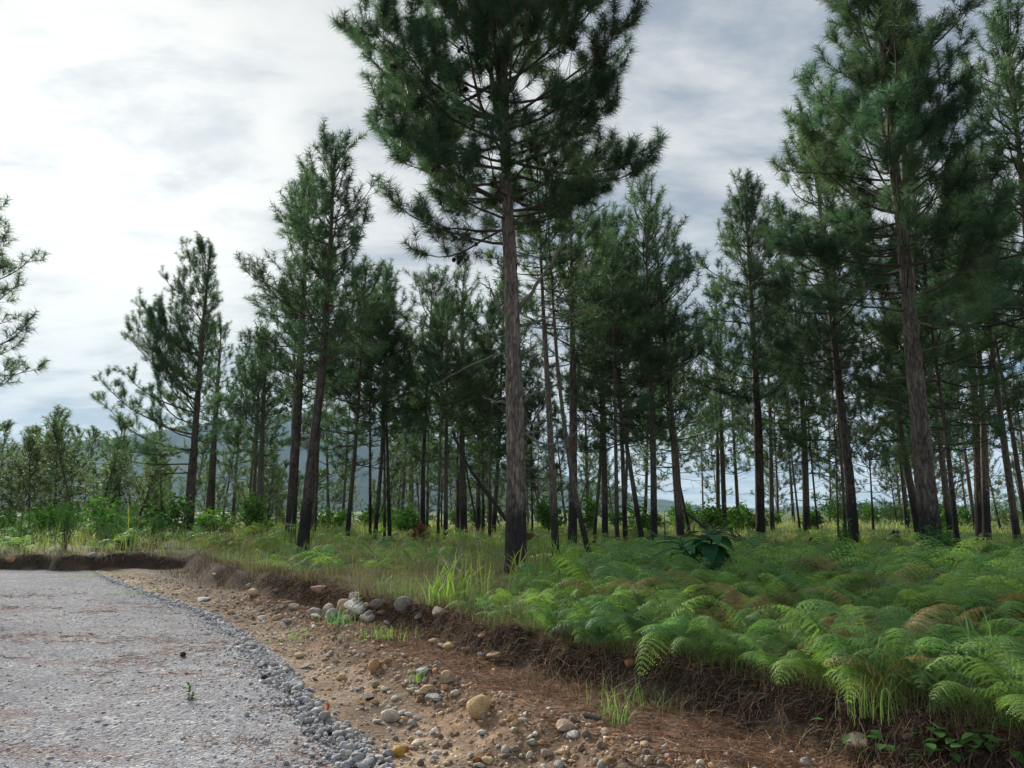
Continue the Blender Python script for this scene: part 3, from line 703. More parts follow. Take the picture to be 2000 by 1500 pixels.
# further back: alike pines in the haze, and bushy young pines
rng = np.random.default_rng(77)
MARKS = [(366, 'the long-boughed left pine'), (505, 'the short dark left pine'), (590, 'the left pair of pines'), (677, 'the thin pine leaning right'), (760, 'the close pair of thin stems'),
         (825, 'the dry brown bush'), (906, 'the thick pine with the leaning snag'), (1008, 'the tall central pine'), (1100, 'the grey-trunked slim pine'), (1182, 'the dense middle row'),
         (1278, 'the pine with drooping crown'), (1332, 'the long fallen log'), (1416, 'the brownish trunk'), (1486, 'the dark straight pine'), (1576, 'the black-footed pine'),
         (1670, 'the leaning slim-trunked pine'), (1740, 'the ragged stump'), (1824, 'the big double-stemmed pine'), (1920, 'the right-hand twin trunks'), (1990, 'the pine at the right edge')]
ORD = ['first', 'second', 'third', 'fourth', 'fifth', 'sixth', 'seventh', 'eighth', 'ninth', 'tenth', 'eleventh', 'twelfth', 'thirteenth', 'fourteenth', 'fifteenth', 'sixteenth', 'seventeenth', 'eighteenth', 'nineteenth', 'twentieth']
def relabel(us, what):
    """one label for each picture position: counted outwards from the nearest thing one can find"""
    out = [None] * len(us); cells = {}
    for i, u in enumerate(us):
        mk = min(MARKS, key=lambda q: abs(q[0] - u)); cells.setdefault((mk[1], u >= mk[0]), []).append((abs(u - mk[0]), i))
    for (nm, right), lst in cells.items():
        for k, (_, i) in enumerate(sorted(lst)): out[i] = '%s%s, %s of %s' % ((ORD[k] + ' ') if len(lst) > 1 else '', what, 'right' if right else 'left', nm)
    return out
fp = []
for i in range(46):
    u = rng.uniform(860, 2050) if i % 4 else rng.uniform(420, 900); fp.append((u, rng.uniform(36, 85), rng.uniform(11.5, 14.5)))
for i, ((u, Yd, H), lab) in enumerate(zip(fp, relabel([q[0] for q in fp], 'slim pine far back'))):
    pine(lab, (u, 1000 + 1387 * 1.15 / Yd), [], rng.uniform(0.18, 0.3) * F_PX / Yd, H=H, Y=Yd, seed=200 + i, mode='far', dead=2, group='pines far back in the stand', hb=H * rng.uniform(0.14, 0.4), Rmax=rng.uniform(1.9, 2.4))
yl = [(20, 45, 6.2), (60, 42, 6.6), (108, 44, 8.6), (160, 40, 7.6), (200, 52, 7.2), (-40, 40, 7), (235, 55, 6.0), (135, 60, 9.0), (10, 60, 9.6), (75, 64, 10.0), (40, 50, 8.2), (185, 46, 8.4), (-10, 52, 8.8), (130, 48, 8.0), (90, 55, 9.0), (225, 48, 7.0), (160, 66, 10.5), (215, 70, 9.5)]
yl.sort(key=lambda q: -q[0])
yr = [(280, 60, 5.6), (320, 52, 5.2)] + [(rng.uniform(250, 1010) if i < 40 else rng.uniform(1000, 2040), rng.uniform(44, 95), rng.uniform(4.2, 7.6) * (1 if i < 40 else 1.15)) for i in range(60)]
for i, ((u, Yd, H), lab) in enumerate(zip(yl + yr, relabel([q[0] for q in yl], 'bushy young pine beyond the road end') + relabel([q[0] for q in yr], 'bushy young pine on the meadow'))):
    left = i < len(yl); H *= 0.88 if left else 1.0
    if left: lab = ('bushy young pine beyond the road end, %s to the left of the long-boughed left pine' % ORD[i])
    pine(lab, (u, 1000 + 1387 * 1.15 / Yd), [], 0.14 * F_PX / Yd, H=H, Y=Yd, seed=300 + i, mode='young', dead=0,
         group='young pines beyond the road end' if left else 'young pines on the meadow', hb=H * (0.08 if not left else 0.12), Rmax=rng.uniform(1.8, 2.5) * (1.25 if left else 1))

# ------------------------------------------------------------------ stones
def ico(sub):
    bm = bmesh.new(); bmesh.ops.create_icosphere(bm, subdivisions=sub, radius=1.0)
    V = np.array([v.co[:] for v in bm.verts]); Fc = np.array([[v.index for v in f.verts] for f in bm.faces]); bm.free(); return V, Fc
def rock_shape(seed, sub, cuts=9, lo=0.62, hi=0.92, flat=(1, 0.8, 0.6), soft=0.5):
    r = np.random.default_rng(seed); V, Fc = ico(sub); V = V.copy()
    for _ in range(cuts):
        p = unit(r.normal(0, 1, 3)); d = r.uniform(lo, hi); k = np.clip(V @ p - d, 0, None); V -= k[:, None] * p * (1 - 0.25 * soft)
    for f_, a_ in ((2.3, 0.05), (5.1, 0.025)):
        V *= 1 + a_ * (np.sin(V[:, :1] * f_ + seed) + np.sin(V[:, 1:2] * f_ * 1.3 + seed * 2) + np.sin(V[:, 2:] * f_ * 0.9 + seed * 3))
    V *= np.array(flat); V /= np.abs(V[:, 0]).max(); return V, Fc
def rock_mesh(seed, sub, **kw):
    V, Fc = rock_shape(seed, sub, **kw); g = Geo(); g.add(V, Fc, 0, smooth=kw.get('soft', 0.5) > 0.3); return g.mesh('stone', M_STONE)
BOULD = [rock_mesh(400 + i, 3, cuts=8, soft=0.9, flat=(1, 0.85, [0.75, 0.6, 0.85, 0.5][i % 4])) for i in range(6)]
SLAB = [rock_mesh(420 + i, 3, cuts=12, lo=0.45, hi=0.85, soft=0.2, flat=(1, 0.7, 0.5)) for i in range(5)]
COB = [rock_mesh(440 + i, 2, cuts=6, soft=0.9, flat=(1, 0.78, [0.5, 0.62, 0.42, 0.7][i % 4])) for i in range(8)]
ORANGE = (0.55, 0.35, 0.18); TAN = (0.57, 0.42, 0.26); YEL = (0.62, 0.44, 0.23); PALE = (0.6, 0.54, 0.44); WHITE = (0.7, 0.68, 0.63)
GREY = (0.40, 0.39, 0.375); BLUE = (0.42, 0.44, 0.47); PINK = (0.42, 0.29, 0.22); RUST = (0.36, 0.19, 0.09); DARK = (0.15, 0.14, 0.13)
ROCKS = [  # foot px, width px, lib, colour, height factor, label
 (935, 1405, 42, BOULD[2], YEL, 1.2, 'big round ochre boulder sitting on the dirt lip of the ditch'),
 (673, 1199, 38, BOULD[0], TAN, 1.1, 'tan yellowish rock left of the white slab on the bank'),
 (702, 1206, 66, SLAB[0], WHITE, 0.9, 'large angular whitish slab on the bank, biggest of the far rocks'),
 (738, 1190, 30, BOULD[1], (0.2, 0.17, 0.15), 1.1, 'dark brownish rock behind the whitish slab'),
 (747, 1204, 22, BOULD[3], PINK, 1.0, 'small pinkish rock right of the whitish slab'),
 (655, 1207, 20, COB[0], GREY, 1.0, 'greyish cobble at the left foot of the whitish slab'),
 (722, 1213, 32, SLAB[1], PINK, 0.7, 'flat pinkish stone below the whitish slab'),
 (626, 1162, 42, SLAB[2], PINK, 0.8, 'long reddish brown slab on the bank left of the tan rock'),
 (788, 1192, 36, BOULD[4], (0.27, 0.27, 0.22), 0.9, 'mossy greyish rock on the bank edge beside the grass'),
 (858, 1207, 40, SLAB[3], (0.3, 0.25, 0.2), 0.9, 'brownish slab standing on the bank under the dry roots'),
 (846, 1259, 24, SLAB[4], TAN, 0.9, 'pointed tan stone on the litter, left of the yellow one'),
 (876, 1270, 25, BOULD[5], YEL, 0.9, 'smooth yellow-tan stone on the litter below the bank'),
 (863, 1266, 15, COB[2], WHITE, 1.0, 'small white stone touching the smooth yellow-tan one'),
 (968, 1292, 34, SLAB[0], TAN, 1.0, 'elongated tan stone leaning against the dark bank'),
 (943, 1247, 28, SLAB[1], (0.5, 0.29, 0.18), 0.5, 'flat salmon-coloured stone stuck high in the bank'),
 (912, 1276, 20, COB[4], PINK, 0.9, 'dull pinkish stone beside a white one under the bank'),
 (939, 1281, 14, COB[5], WHITE, 0.9, 'small white stone right of the dull pinkish one'),
 (1233, 1307, 27, BOULD[0], RUST, 0.9, 'rust-brown rock set in the dark bank under the ferns'),
 (1680, 1462, 42, BOULD[3], (0.85, 0.69, 0.53), 1.1, 'pale cream block lying on black soil below the ferns'),
 (1777, 1447, 20, COB[1], (0.28, 0.22, 0.16), 0.8, 'small brownish stone right of the pale cream block'),
 (729, 1314, 20, BOULD[2], ORANGE, 1.6, 'upright orange stone among ditch gravel'),
 (690, 1279, 20, SLAB[2], ORANGE, 0.9, 'pointed light orange stone high on the gravel slope'),
 (832, 1356, 27, BOULD[1], TAN, 1.0, 'round tan stone left of the stacked pair'),
 (804, 1355, 18, COB[6], PALE, 1.1, 'pale stone at the left of the round tan one'),
 (873, 1333, 27, BOULD[4], TAN, 1.0, 'dull tan stone, upper one of the stacked pair'),
 (868, 1350, 18, SLAB[3], ORANGE, 1.2, 'orange stone, lower one of the stacked pair'),
 (823, 1320, 28, SLAB[4], WHITE, 1.1, 'white chalky stone with grass at its foot'),
 (666, 1329, 18, COB[3], YEL, 1.0, 'small yellow cobble in the middle of the ditch slope'),
 (584, 1286, 20, BOULD[5], TAN, 0.9, 'yellowish stone at the top left of the ditch gravel'),
 (596, 1306, 22, SLAB[0], GREY, 0.7, 'dark-sided grey stone below the yellowish one'),
 (1104, 1434, 42, SLAB[1], (0.46, 0.33, 0.25), 0.9, 'blocky pinkish brown stone near the bottom centre'),
 (1122, 1442, 24, BOULD[3], WHITE, 0.9, 'white stone touching the blocky pinkish brown one'),
 (1000, 1410, 17, COB[7], ORANGE, 1.1, 'small orange stone right below the ochre boulder'),
 (1022, 1412, 18, COB[0], PALE, 0.8, 'cream stone next to the small orange one'),
 (940, 1368, 20, COB[2], YEL, 0.9, 'yellow stone resting on top behind the ochre boulder'),
 (1040, 1457, 22, SLAB[2], (0.36, 0.36, 0.3), 1.0, 'greenish grey angular stone at the bottom centre'),
 (1060, 1455, 13, COB[3], ORANGE, 1.0, 'little orange stone right of the greenish grey one'),
 (1104, 1476, 20, COB[5], TAN, 0.9, 'tan stone low on the brown mound at the bottom'),
 (1067, 1480, 22, BOULD[0], (0.4, 0.33, 0.25), 0.9, 'dusty round stone at the bottom left of the mound'),
 (1190, 1493, 23, BOULD[1], (0.38, 0.25, 0.13), 0.9, 'brown round stone half sunk in the mound at the bottom edge'),
 (1192, 1447, 17, COB[6], ORANGE, 0.7, 'flat orange stone on top of the brown mound'),
 (778, 1478, 23, BOULD[2], (0.62, 0.38, 0.09), 1.0, 'bright yellow stone beside the grey stone row at the bottom'),
 (757, 1478, 22, COB[1], GREY, 0.8, 'mottled grey stone left of the bright yellow one'),
 (815, 1458, 25, BOULD[5], PALE, 0.7, 'smooth cream pebble lying on the pale track'),
 (762, 1409, 32, BOULD[4], PALE, 0.8, 'large pale stone in the ditch right of the red flag'),
 (736, 1414, 15, COB[4], WHITE, 0.9, 'small white stone left of the large pale one'),
 (752, 1398, 26, SLAB[3], GREY, 0.6, 'grey flat stone just above the large pale one'),
 (781, 1399, 26, SLAB[4], PALE, 0.7, 'pale lumpy stone right of the grey flat one'),
 (850, 1374, 36, SLAB[0], (0.4, 0.39, 0.37), 0.8, 'long grey weathered stone left of the ochre boulder'),
 (890, 1360, 20, COB[7], PALE, 0.8, 'cream crumbly stone behind the long grey one'),
 (719, 1367, 20, SLAB[1], DARK, 0.5, 'thin dark-edged flat stone in the orange dirt'),
 (731, 1377, 15, BOULD[3], ORANGE, 1.3, 'small upright orange lump right of the flat dark one'),
 (697, 1350, 14, COB[0], BLUE, 0.7, 'small bluish stone in the orange dirt'),
 (710, 1455, 14, COB[2], BLUE, 0.8, 'bluish stone at the right rim of the grey stone row'),
 (953, 1491, 22, BOULD[1], TAN, 0.7, 'tan flat cobble on the bottom edge, right of a white one'),
 (935, 1491, 14, COB[5], WHITE, 0.9, 'small white cobble on the bottom edge left of the tan flat one'),
 (18, 1101, 24, SLAB[2], (0.45, 0.26, 0.13), 1.2, 'tilted orange slab at the road end by the left edge'),
 (2, 1084, 16, BOULD[4], GREY, 1.0, 'grey block on the bank at the left edge'),
 (177, 1089, 18, BOULD[0], GREY, 0.8, 'grey rock stuck in the dark bank across the road end'),
 (392, 1175, 28, SLAB[3], WHITE, 0.5, 'flat whitish stone in the reddish dirt far along the ditch'),
 (450, 1201, 16, COB[1], TAN, 0.9, 'tan stone left of the whitish heap far along the ditch'),
 (492, 1164, 24, BOULD[5], TAN, 0.9, 'far tan rock stuck in the dark clods of the bank'),
 (487, 1151, 16, BOULD[2], GREY, 0.9, 'grey rock above the far tan one in the bank'),
 (540, 1158, 22, SLAB[4], RUST, 0.9, 'rusty stone in the dark clods right of the far tan rock'),
 (510, 1213, 18, BOULD[3], WHITE, 1.0, 'white stone at the left end of the heap of pale stones'),
 (540, 1212, 20, BOULD[1], TAN, 1.0, 'tan stone in the middle of the heap of pale stones'),
 (561, 1219, 22, COB[4], GREY, 0.7, 'grey flat stone at the right of the heap of pale stones'),
 (418, 1128, 12, COB[6], PALE, 1.0, 'small pale stone on the bank above the far bend of the ditch'),
]
rngs = np.random.default_rng(9)
for (u, v, wp, me, c, hf, lab) in ROCKS:
    p = ground(u, v); d = p[1] / math.cos(PITCH); s = wp / F_PX * d / 2 * 1.08
    o = link('rock', me, None, (p[0], p[1] + s * 0.5, p[2] + s * 0.46 * hf), (rngs.uniform(-0.25, 0.25), rngs.uniform(-0.25, 0.25), rngs.uniform(-0.5, 0.5)), (s, s, s * hf))
    o.color = (*c, 1); tag(o, lab, 'rock', 'rocks of the ditch and bank')

for i in range(28):
    u, v = rngs.normal(690, 50), rngs.normal(1200, 15); wp = rngs.uniform(14, 30); p = ground(u, v); s = wp / F_PX * p[1] / 2
    o = link('rock', (BOULD + SLAB)[i % 11], None, (p[0], p[1] + s * 0.4, p[2] + s * 0.55), (rngs.uniform(-0.4, 0.4), rngs.uniform(-0.4, 0.4), rngs.uniform(0, 6)), (s, s, s * rngs.uniform(0.8, 1.2)))
    o.color = (*[PALE, GREY, TAN, WHITE, PALE, (0.36, 0.32, 0.28)][i % 6], 1); tag(o, 'smaller rock of the pale heap round the whitish slab', 'rock', 'smaller rocks of the pale heap')

def stone_cloud(name, pts, size, cols, label, seed, sub=1):
    """many loose stones, joined"""
    r = np.random.default_rng(seed); shapes = [rock_shape(600 + i, sub, cuts=6, soft=0.8, flat=(1, 0.78, 0.6)) for i in range(10)]
    pts = np.asarray(pts); n = len(pts); kind = r.integers(0, 10, n); g = Geo()
    for q in range(10):
        ix = np.where(kind == q)[0]
        if not len(ix): continue
        V, Fc = shapes[q]; a = r.uniform(0, 6.28, len(ix)); tl = r.normal(0, 0.35, (len(ix), 2))
        S = size[ix][:, None, None]; X = V[None] * S
        ca, sa = np.cos(a)[:, None], np.sin(a)[:, None]
        x = X[..., 0] * ca - X[..., 1] * sa; y = X[..., 0] * sa + X[..., 1] * ca; z = X[..., 2] + x * tl[:, :1] * 0.6 + y * tl[:, 1:] * 0.6
        W_ = np.stack([x, y, z], -1) + pts[ix][:, None]
        f = (Fc[None] + (np.arange(len(ix)) * len(V))[:, None, None]).reshape(-1, 3)
        g.add(W_.reshape(-1, 3), f, 0, np.repeat(cols[ix], len(V), 0))
    return tag(link(name, g.mesh(name, M_STONE_V)), label, kind='stuff')

def pick_cols(r, n, pal, wts, var=0.18):
    P = np.array(pal)[r.choice(len(pal), n, p=np.array(wts) / sum(wts))]; return P * r.uniform(1 - var, 1 + var, (n, 1))
# grey stone row along the road edge
r = np.random.default_rng(21)
n = 4200; yy = np.exp(r.uniform(math.log(3.6), math.log(20), n)); off = r.normal(0.13, 0.14, n) + 0.05 * np.sin(yy * 3) + np.where(r.random(n) < 0.3, np.abs(r.normal(0, 0.3, n)), 0)
near_w = np.interp(yy, [4, 7, 14, 20], [1.15, 0.85, 0.6, 0.4]); xx = wx(yy) - off * near_w
sz = r.lognormal(math.log(0.020), 0.5, n).clip(0.008, 0.06); sz *= np.interp(np.abs(off - 0.15), [0, 0.3], [1.05, 0.45])
hz = 0.04 * np.exp(-((off - 0.15) / 0.15) ** 2) * r.random(n) * near_w + 0.004
zz = np.maximum(zroad(xx, yy), zt(xx, yy)) + hz
px_sz = sz / yy; order = np.argsort(-px_sz * (np.abs(xx) < 0.72 * yy) * (yy > 4.6)); big_i = order[:300]; rest = order[300:]
cols = pick_cols(r, n, [BLUE, (0.52, 0.53, 0.55), GREY, (0.34, 0.355, 0.375), (0.5, 0.46, 0.41)], [4, 4, 2, 1.5, 1])
for i in big_i:
    o = link('cobble', COB[i % 8], None, (xx[i], yy[i], zz[i] + sz[i] * 0.3), (r.normal(0, 0.3), r.normal(0, 0.3), r.uniform(0, 6.3)), sz[i])
    o.color = (*cols[i], 1); tag(o, 'bluish grey cobble in the loose stone row along the road edge', 'stone', 'cobbles of the road edge row')
stone_cloud('road_edge_gravel', np.stack([xx, yy, zz + sz * 0.25], -1)[rest], sz[rest], cols[rest], 'loose grey stones heaped along the road edge', 22)

# stones in the ditch dirt
n = 11500; yy = np.exp(r.uniform(math.log(4.3), math.log(19), n)); k = r.beta(1.5, 1.25, n); a_, b_ = wx(yy) + 0.03, cx(yy) - 0.25
xx = a_ + (b_ - a_) * k
keep = fbm(xx * 1.1, yy * 1.1, 3, 51) + 0.4 * np.exp(-((xx - lx(yy) + 0.35) / 0.5) ** 2) - 0.45 * (xx > lx(yy) + 0.15) > r.uniform(-0.45, 0.24, n)
xx, yy = xx[keep], yy[keep]; n = len(xx)
sz = r.lognormal(math.log(0.0108), 0.62, n).clip(0.005, 0.044); zz = zt(xx, yy) + sz * r.uniform(-0.35, 0.3, n)
cols = pick_cols(r, n, [TAN, PALE, ORANGE, GREY, PINK, WHITE, (0.26, 0.2, 0.15), RUST, (0.34, 0.27, 0.2)], [3, 3.5, 2, 3, 1.5, 1.6, 6, 1.5, 5])
order = np.argsort(-sz / yy * (np.abs(xx) < 0.72 * yy)); big_i = order[:230]; rest = order[230:]
for i in big_i:
    o = link('small_stone', COB[(i * 3) % 8], None, (xx[i], yy[i], zz[i] + sz[i] * 0.12), (r.normal(0, 0.35), r.normal(0, 0.35), r.uniform(0, 6.3)), sz[i])
    o.color = (*cols[i], 1); tag(o, 'small loose stone in the brown ditch dirt', 'stone', 'small stones of the ditch')
stone_cloud('ditch_gravel', np.stack([xx, yy, zz], -1)[rest], sz[rest], cols[rest], 'brown and tan gravel in the ditch dirt', 23)

# pebbles standing out of the road
n = 10500; yy = np.exp(r.uniform(math.log(4.2), math.log(16), n)); s_ = r.random(n) ** 1.2 * 9
xx = wx(yy) - 0.2 - s_; ok = np.abs(xx) < 0.76 * yy + 0.3; xx, yy = xx[ok], yy[ok]; n = len(xx)
sz = r.lognormal(math.log(0.0105), 0.42, n).clip(0.005, 0.035)
cols = pick_cols(r, n, [BLUE, (0.46, 0.47, 0.5), GREY, (0.2, 0.2, 0.22), (0.62, 0.6, 0.54), (0.38, 0.31, 0.24)], [3, 4, 3, 3, 2, 1])
stone_cloud('road_pebbles', np.stack([xx, yy, zroad(xx, yy) - sz * 0.1], -1), sz, cols, 'grey pebbles lying on the gravel road', 24, 1)

# ------------------------------------------------------------------ litter, roots, grass
def lay_needles(name, x, y, z, label, r, cols, ln=(0.10, 0.2), wd=0.0035, m=M_DRY):
    n = len(x); a = r.uniform(0, 6.28, n); L = r.uniform(*ln, n); e = r.normal(0.05, 0.12, n)
    d = np.stack([np.cos(a) * np.cos(e), np.sin(a) * np.cos(e), np.sin(e)], -1) * L[:, None]; p = np.stack([x, y, z], -1)
    wv = np.stack([-np.sin(a), np.cos(a), r.normal(0, 0.4, n)], -1) * (wd * (0.7 + y / 8))[:, None] * 0.5
    V = np.stack([p - d / 2 - wv, p - d / 2 + wv, p + d / 2 + wv * 0.6, p + d / 2 - wv * 0.6], 1)
    g = Geo(); g.add(V.reshape(-1, 3), np.arange(4 * n).reshape(-1, 4), 0, np.repeat(cols, 4, 0), False)
    return tag(link(name, g.mesh(name, m)), label, kind='stuff')
r = np.random.default_rng(31)
n = 26000; yy = np.exp(r.uniform(math.log(4.2), math.log(16), n)); xx = wx(yy) - 0.1 - r.random(n) * 9
ok = (np.abs(xx) < 0.76 * yy + 0.3) & (fbm(xx * 1.0, yy * 2.0, 4, 55) > r.uniform(0.02, 0.25, n)); xx, yy = xx[ok], yy[ok]
lay_needles('road_needle_litter', xx, yy, zroad(xx, yy) + 0.008, 'reddish fallen pine needles lying in streaks on the road', r, pick_cols(r, len(xx), [(1.25, 0.85, 0.7), (1.6, 1.2, 0.95), (0.8, 0.6, 0.5)], [3, 1, 1]))
n = 24000; yy = np.exp(r.uniform(math.log(4.0), math.log(13), n)); a_ = lx(yy) - 0.35; b_ = cx(yy) + 0.15; xx = a_ + (b_ - a_) * r.beta(1.6, 1.2, n)
lay_needles('bank_needle_litter', xx, yy, zt(xx, yy) + 0.006, 'brown pine needles and dry stalks on the bench and bank', r, pick_cols(r, n, [(1.2, 1.15, 1.25), (2.2, 2.3, 2.6), (0.6, 0.5, 0.45), (1.3, 0.95, 0.8)], [3, 1.2, 2, 2]), (0.06, 0.22), 0.003)

g = Geo(); n = 1900; k_ = 6
py_ = np.exp(r.uniform(math.log(4.0), math.log(14), n)); px_ = cx(py_) + r.uniform(-0.14, 0.1, n); L = r.uniform(0.06, 0.42, n); pz = zt(px_, py_) + 0.01; sl = r.normal(0, 0.5, n); steps = []
for j in range(k_):
    steps.append(np.stack([px_, py_, np.maximum(pz, zt(px_, py_) + 0.006)], -1)); px_ = px_ - L / k_ * r.uniform(0.2, 1.0, n); py_ = py_ - L / k_ * (0.3 * r.random(n) + sl * 0.7); pz = pz - L / k_ * r.uniform(0.2, 1.1, n); sl = sl + r.normal(0, 0.5, n)
steps = np.stack(steps, 1); ra = r.choice([0.0018, 0.003, 0.005, 0.008], n, p=[0.55, 0.28, 0.12, 0.05]) * (0.8 + steps[:, 0, 1] / 20); cv = r.choice([0.5, 1.0, 2.0, 3.6], n, p=[0.4, 0.3, 0.2, 0.1])
for i in range(n):
    V, Fc = tube(steps[i], np.linspace(ra[i], ra[i] * 0.4, k_), 3); g.add(V, Fc, 0, (cv[i],) * 3)
tag(link('exposed_roots', g.mesh('exposed_roots', M_ROOT)), 'tangle of thin dark roots hanging over the cut bank', kind='stuff')

def blades(geo, p, L, lean, az, wd, cols, m=0, seg=2):
    """curved blades: p (n,3)"""
    n = len(p); t = np.linspace(0, 1, seg + 1); h = np.stack([np.sin(az), np.cos(az), 0 * az], -1); sd = np.stack([np.cos(az), -np.sin(az), 0 * az], -1)
    pts = []
    for k_ in t:
        th = lean * k_ ** 1.3; pts.append(p + h * (L * k_ * np.sin(th))[:, None] + np.array([0, 0, 1.0]) * (L * k_ * np.cos(th * 0.85))[:, None])
    rows = []
    for j, k_ in enumerate(t[:-1]):
        w_ = (wd * (1 - 0.55 * k_))[:, None] * sd * 0.5; rows += [pts[j] - w_, pts[j] + w_]
    rows.append(pts[-1]); nv = len(rows); V = np.stack(rows, 1).reshape(-1, 3); b = np.arange(n)[:, None] * nv
    cc = np.repeat(cols, nv, 0)
    for j in range(seg - 1): pass
    q = np.concatenate([b + np.array([[2 * j, 2 * j + 1, 2 * j + 3, 2 * j + 2]]) for j in range(seg - 1)]) if seg > 1 else np.zeros((0, 4), int)
    k0 = geo.k; geo.add(V, b + np.array([[nv - 3, nv - 2, nv - 1]]), m, cc, False)
    if len(q): geo.f.append(q + k0); geo.m.append(np.full(len(q), m)); geo.sm.append(np.full(len(q), False))
GPAL = [(1, 1, 1), (1.35, 1.15, 0.9), (0.7, 0.85, 0.8), (1.7, 1.15, 0.75)]
r = np.random.default_rng(41)
def scatter_floor(n, r0, r1, lo=-44, hi=44):
    d = np.exp(r.uniform(math.log(r0), math.log(r1), n)); a = np.radians(r.uniform(lo, hi, n)); x = np.sin(a) * d; y = np.cos(a) * d
    ok = (x > cx(y) + 0.05) | (y > fy(x) + 0.05); return x[ok], y[ok]
xc, yc = scatter_floor(12000, 5, 70)
n = len(xc); rep = 6; x = np.repeat(xc, rep) + r.normal(0, 0.05, n * rep) * np.repeat(1 + yc / 15, rep); y = np.repeat(yc, rep) + r.normal(0, 0.05, n * rep) * np.repeat(1 + yc / 15, rep)
hgt = np.repeat(r.lognormal(math.log(0.26), 0.35, n) * np.interp(yc, [5, 12, 22, 60], [0.7, 0.9, 1.25, 1.4]) * (1 + 1.1 * fbm(xc * 0.5, yc * 0.5, 3, 66)), rep) * r.uniform(0.6, 1.15, n * rep)
left_b = (y > 21) & (x < -6); hgt[left_b] *= 1.9
dry = np.repeat(sstep(fbm(xc * 0.45 + 3, yc * 0.45, 3, 67) + 0.16 * (yc < 14) * (xc < 0.2), 0.06, 0.2), rep)
cols = np.repeat(pick_cols(r, n, GPAL, [5, 3, 2, 1], 0.25), rep, 0) * r.uniform(0.8, 1.2, (n * rep, 1))
far_y = sstep(y, 20, 40)[:, None]; cols = cols * (1 + far_y * np.array([0.2, 0.12, -0.1]))
cols = cols * (1 - dry[:, None]) + dry[:, None] * np.array([1.3, 0.85, 1.1]) * r.uniform(0.6, 1.1, (n * rep, 1))
g = Geo(); blades(g, np.stack([x, y, zt(x, y) - 0.01], -1), hgt, r.uniform(0.15, 1.25, n * rep), r.uniform(0, 6.28, n * rep), np.maximum(0.006, 0.00075 * y) * r.uniform(0.7, 1.3, n * rep), cols)
tag(link('grass', g.mesh('grass', M_GRASS)), 'green and straw-coloured grass of the forest floor', kind='stuff')

r = np.random.default_rng(47); n = 9000
y = np.exp(r.uniform(math.log(4.0), math.log(20), n)); a_ = lx(y) + 0.1; x = a_ + (cx(y) + 0.35 - a_) * r.beta(2.2, 1.1, n)
m_ = r.random(n) < 0.13; x[m_] = -r.uniform(9.5, 19, m_.sum()); y[m_] = fy(x[m_]) + r.uniform(-0.3, 0.3, m_.sum())
ok = fbm(x * 1.6, y * 1.6, 3, 48) > r.uniform(-0.25, 0.2, n); x, y = x[ok], y[ok]; n = len(x)
g = Geo(); blades(g, np.stack([x, y, zt(x, y) - 0.005], -1), r.uniform(0.08, 0.34, n), r.uniform(0.7, 1.75, n), r.uniform(0, 6.28, n), np.maximum(0.0035, 0.0006 * y), pick_cols(r, n, [(1.5, 1.7, 2.0), (2.4, 2.6, 2.9), (0.9, 0.9, 0.9), (1.2, 2.2, 1.3)], [4, 1.5, 3, 1.2]), 0, 3)
tag(link('dry_straw', g.mesh('dry_straw', M_DRY)), 'dry bent straw and dead stalks on the bench and bank', kind='stuff')

# ------------------------------------------------------------------ ferns
def frond(seed, pairs=17, simple=False):
    """one bracken frond from the origin, arching towards +x: (verts, faces, tint) of the stalk and of the leaflets"""
    r = np.random.default_rng(seed); Ls, Lb = r.uniform(0.22, 0.5), r.uniform(0.58, 0.78); N = 22
    th = R(6) + np.concatenate([np.linspace(0, R(18), 8), np.linspace(R(24), R(r.uniform(95, 130)), N - 8)])
    st = np.concatenate([np.full(8, Ls / 8), np.full(N - 8, Lb / (N - 8))]); bend = r.normal(0, 0.3)
    P = np.concatenate([[[0, 0, 0]], np.cumsum(np.stack([np.sin(th) * st, bend * np.linspace(0, 1, N) * st, np.cos(th) * st], -1), 0)])
    sV, sF = tube(P[::3] if simple else P[::2], np.linspace(0.005, 0.0015, len(P[::3] if simple else P[::2])), 3)
    Vs = []; Cs = []; dn = np.array([0, 0, 1.0])
    for i in range(pairs):
        u = (i + 0.3) / pairs; k = 8 + u * (N - 8.01); j = int(k); p = P[j] + (P[j + 1] - P[j]) * (k - j); t = unit(P[j + 1] - P[j])
        for s in (-1, 1):
            plen = 0.27 * (1 - u) ** 0.8 * (0.75 + 0.35 * min(1, u * 4)) * r.uniform(0.85, 1.1) + 0.012
            d = unit(np.array([0, s, 0]) + t * r.uniform(0.25, 0.5) + dn * r.uniform(0.0, 0.25)); sag = r.uniform(0.45, 0.95)
            nq = max(3, int(plen / (0.055 if simple else 0.0125))); q = ((np.arange(nq) + 0.5) / nq)[:, None]
            c = p + d * plen * q - dn * sag * plen * q ** 2
            dd = unit(d - dn * 2 * sag * q); side = unit(np.cross(dd, np.broadcast_to(np.cross(t, d), dd.shape)))
            wl = (0.030 if simple else 0.025) * (plen / 0.27) ** 0.35 * (1 - q) ** 0.5 + 0.003; a_ = plen / nq * (0.6 if simple else 0.5)
            tw = r.normal(0, 0.25, (nq, 1)) * np.cross(dd, side)
            for e in (-1, 1):
                Vs.append(np.stack([c - dd * a_, c + dd * a_ * 0.9, c + e * side * wl + dd * wl * 0.45 + tw * wl - dn * 0.3 * wl], 1)); Cs.append(np.full(nq, r.uniform(0.8, 1.2) * (0.88 + 0.3 * u)))
    lV = np.concatenate(Vs).reshape(-1, 3); lC = np.repeat(np.concatenate(Cs), 3)[:, None] * np.ones(3)
    return np.concatenate([sV, lV]), sF, np.arange(len(lV)).reshape(-1, 3) + len(sV), np.concatenate([np.ones((len(sV), 3)) * [0.95, 0.75, 0.6], lC])
FROND = []
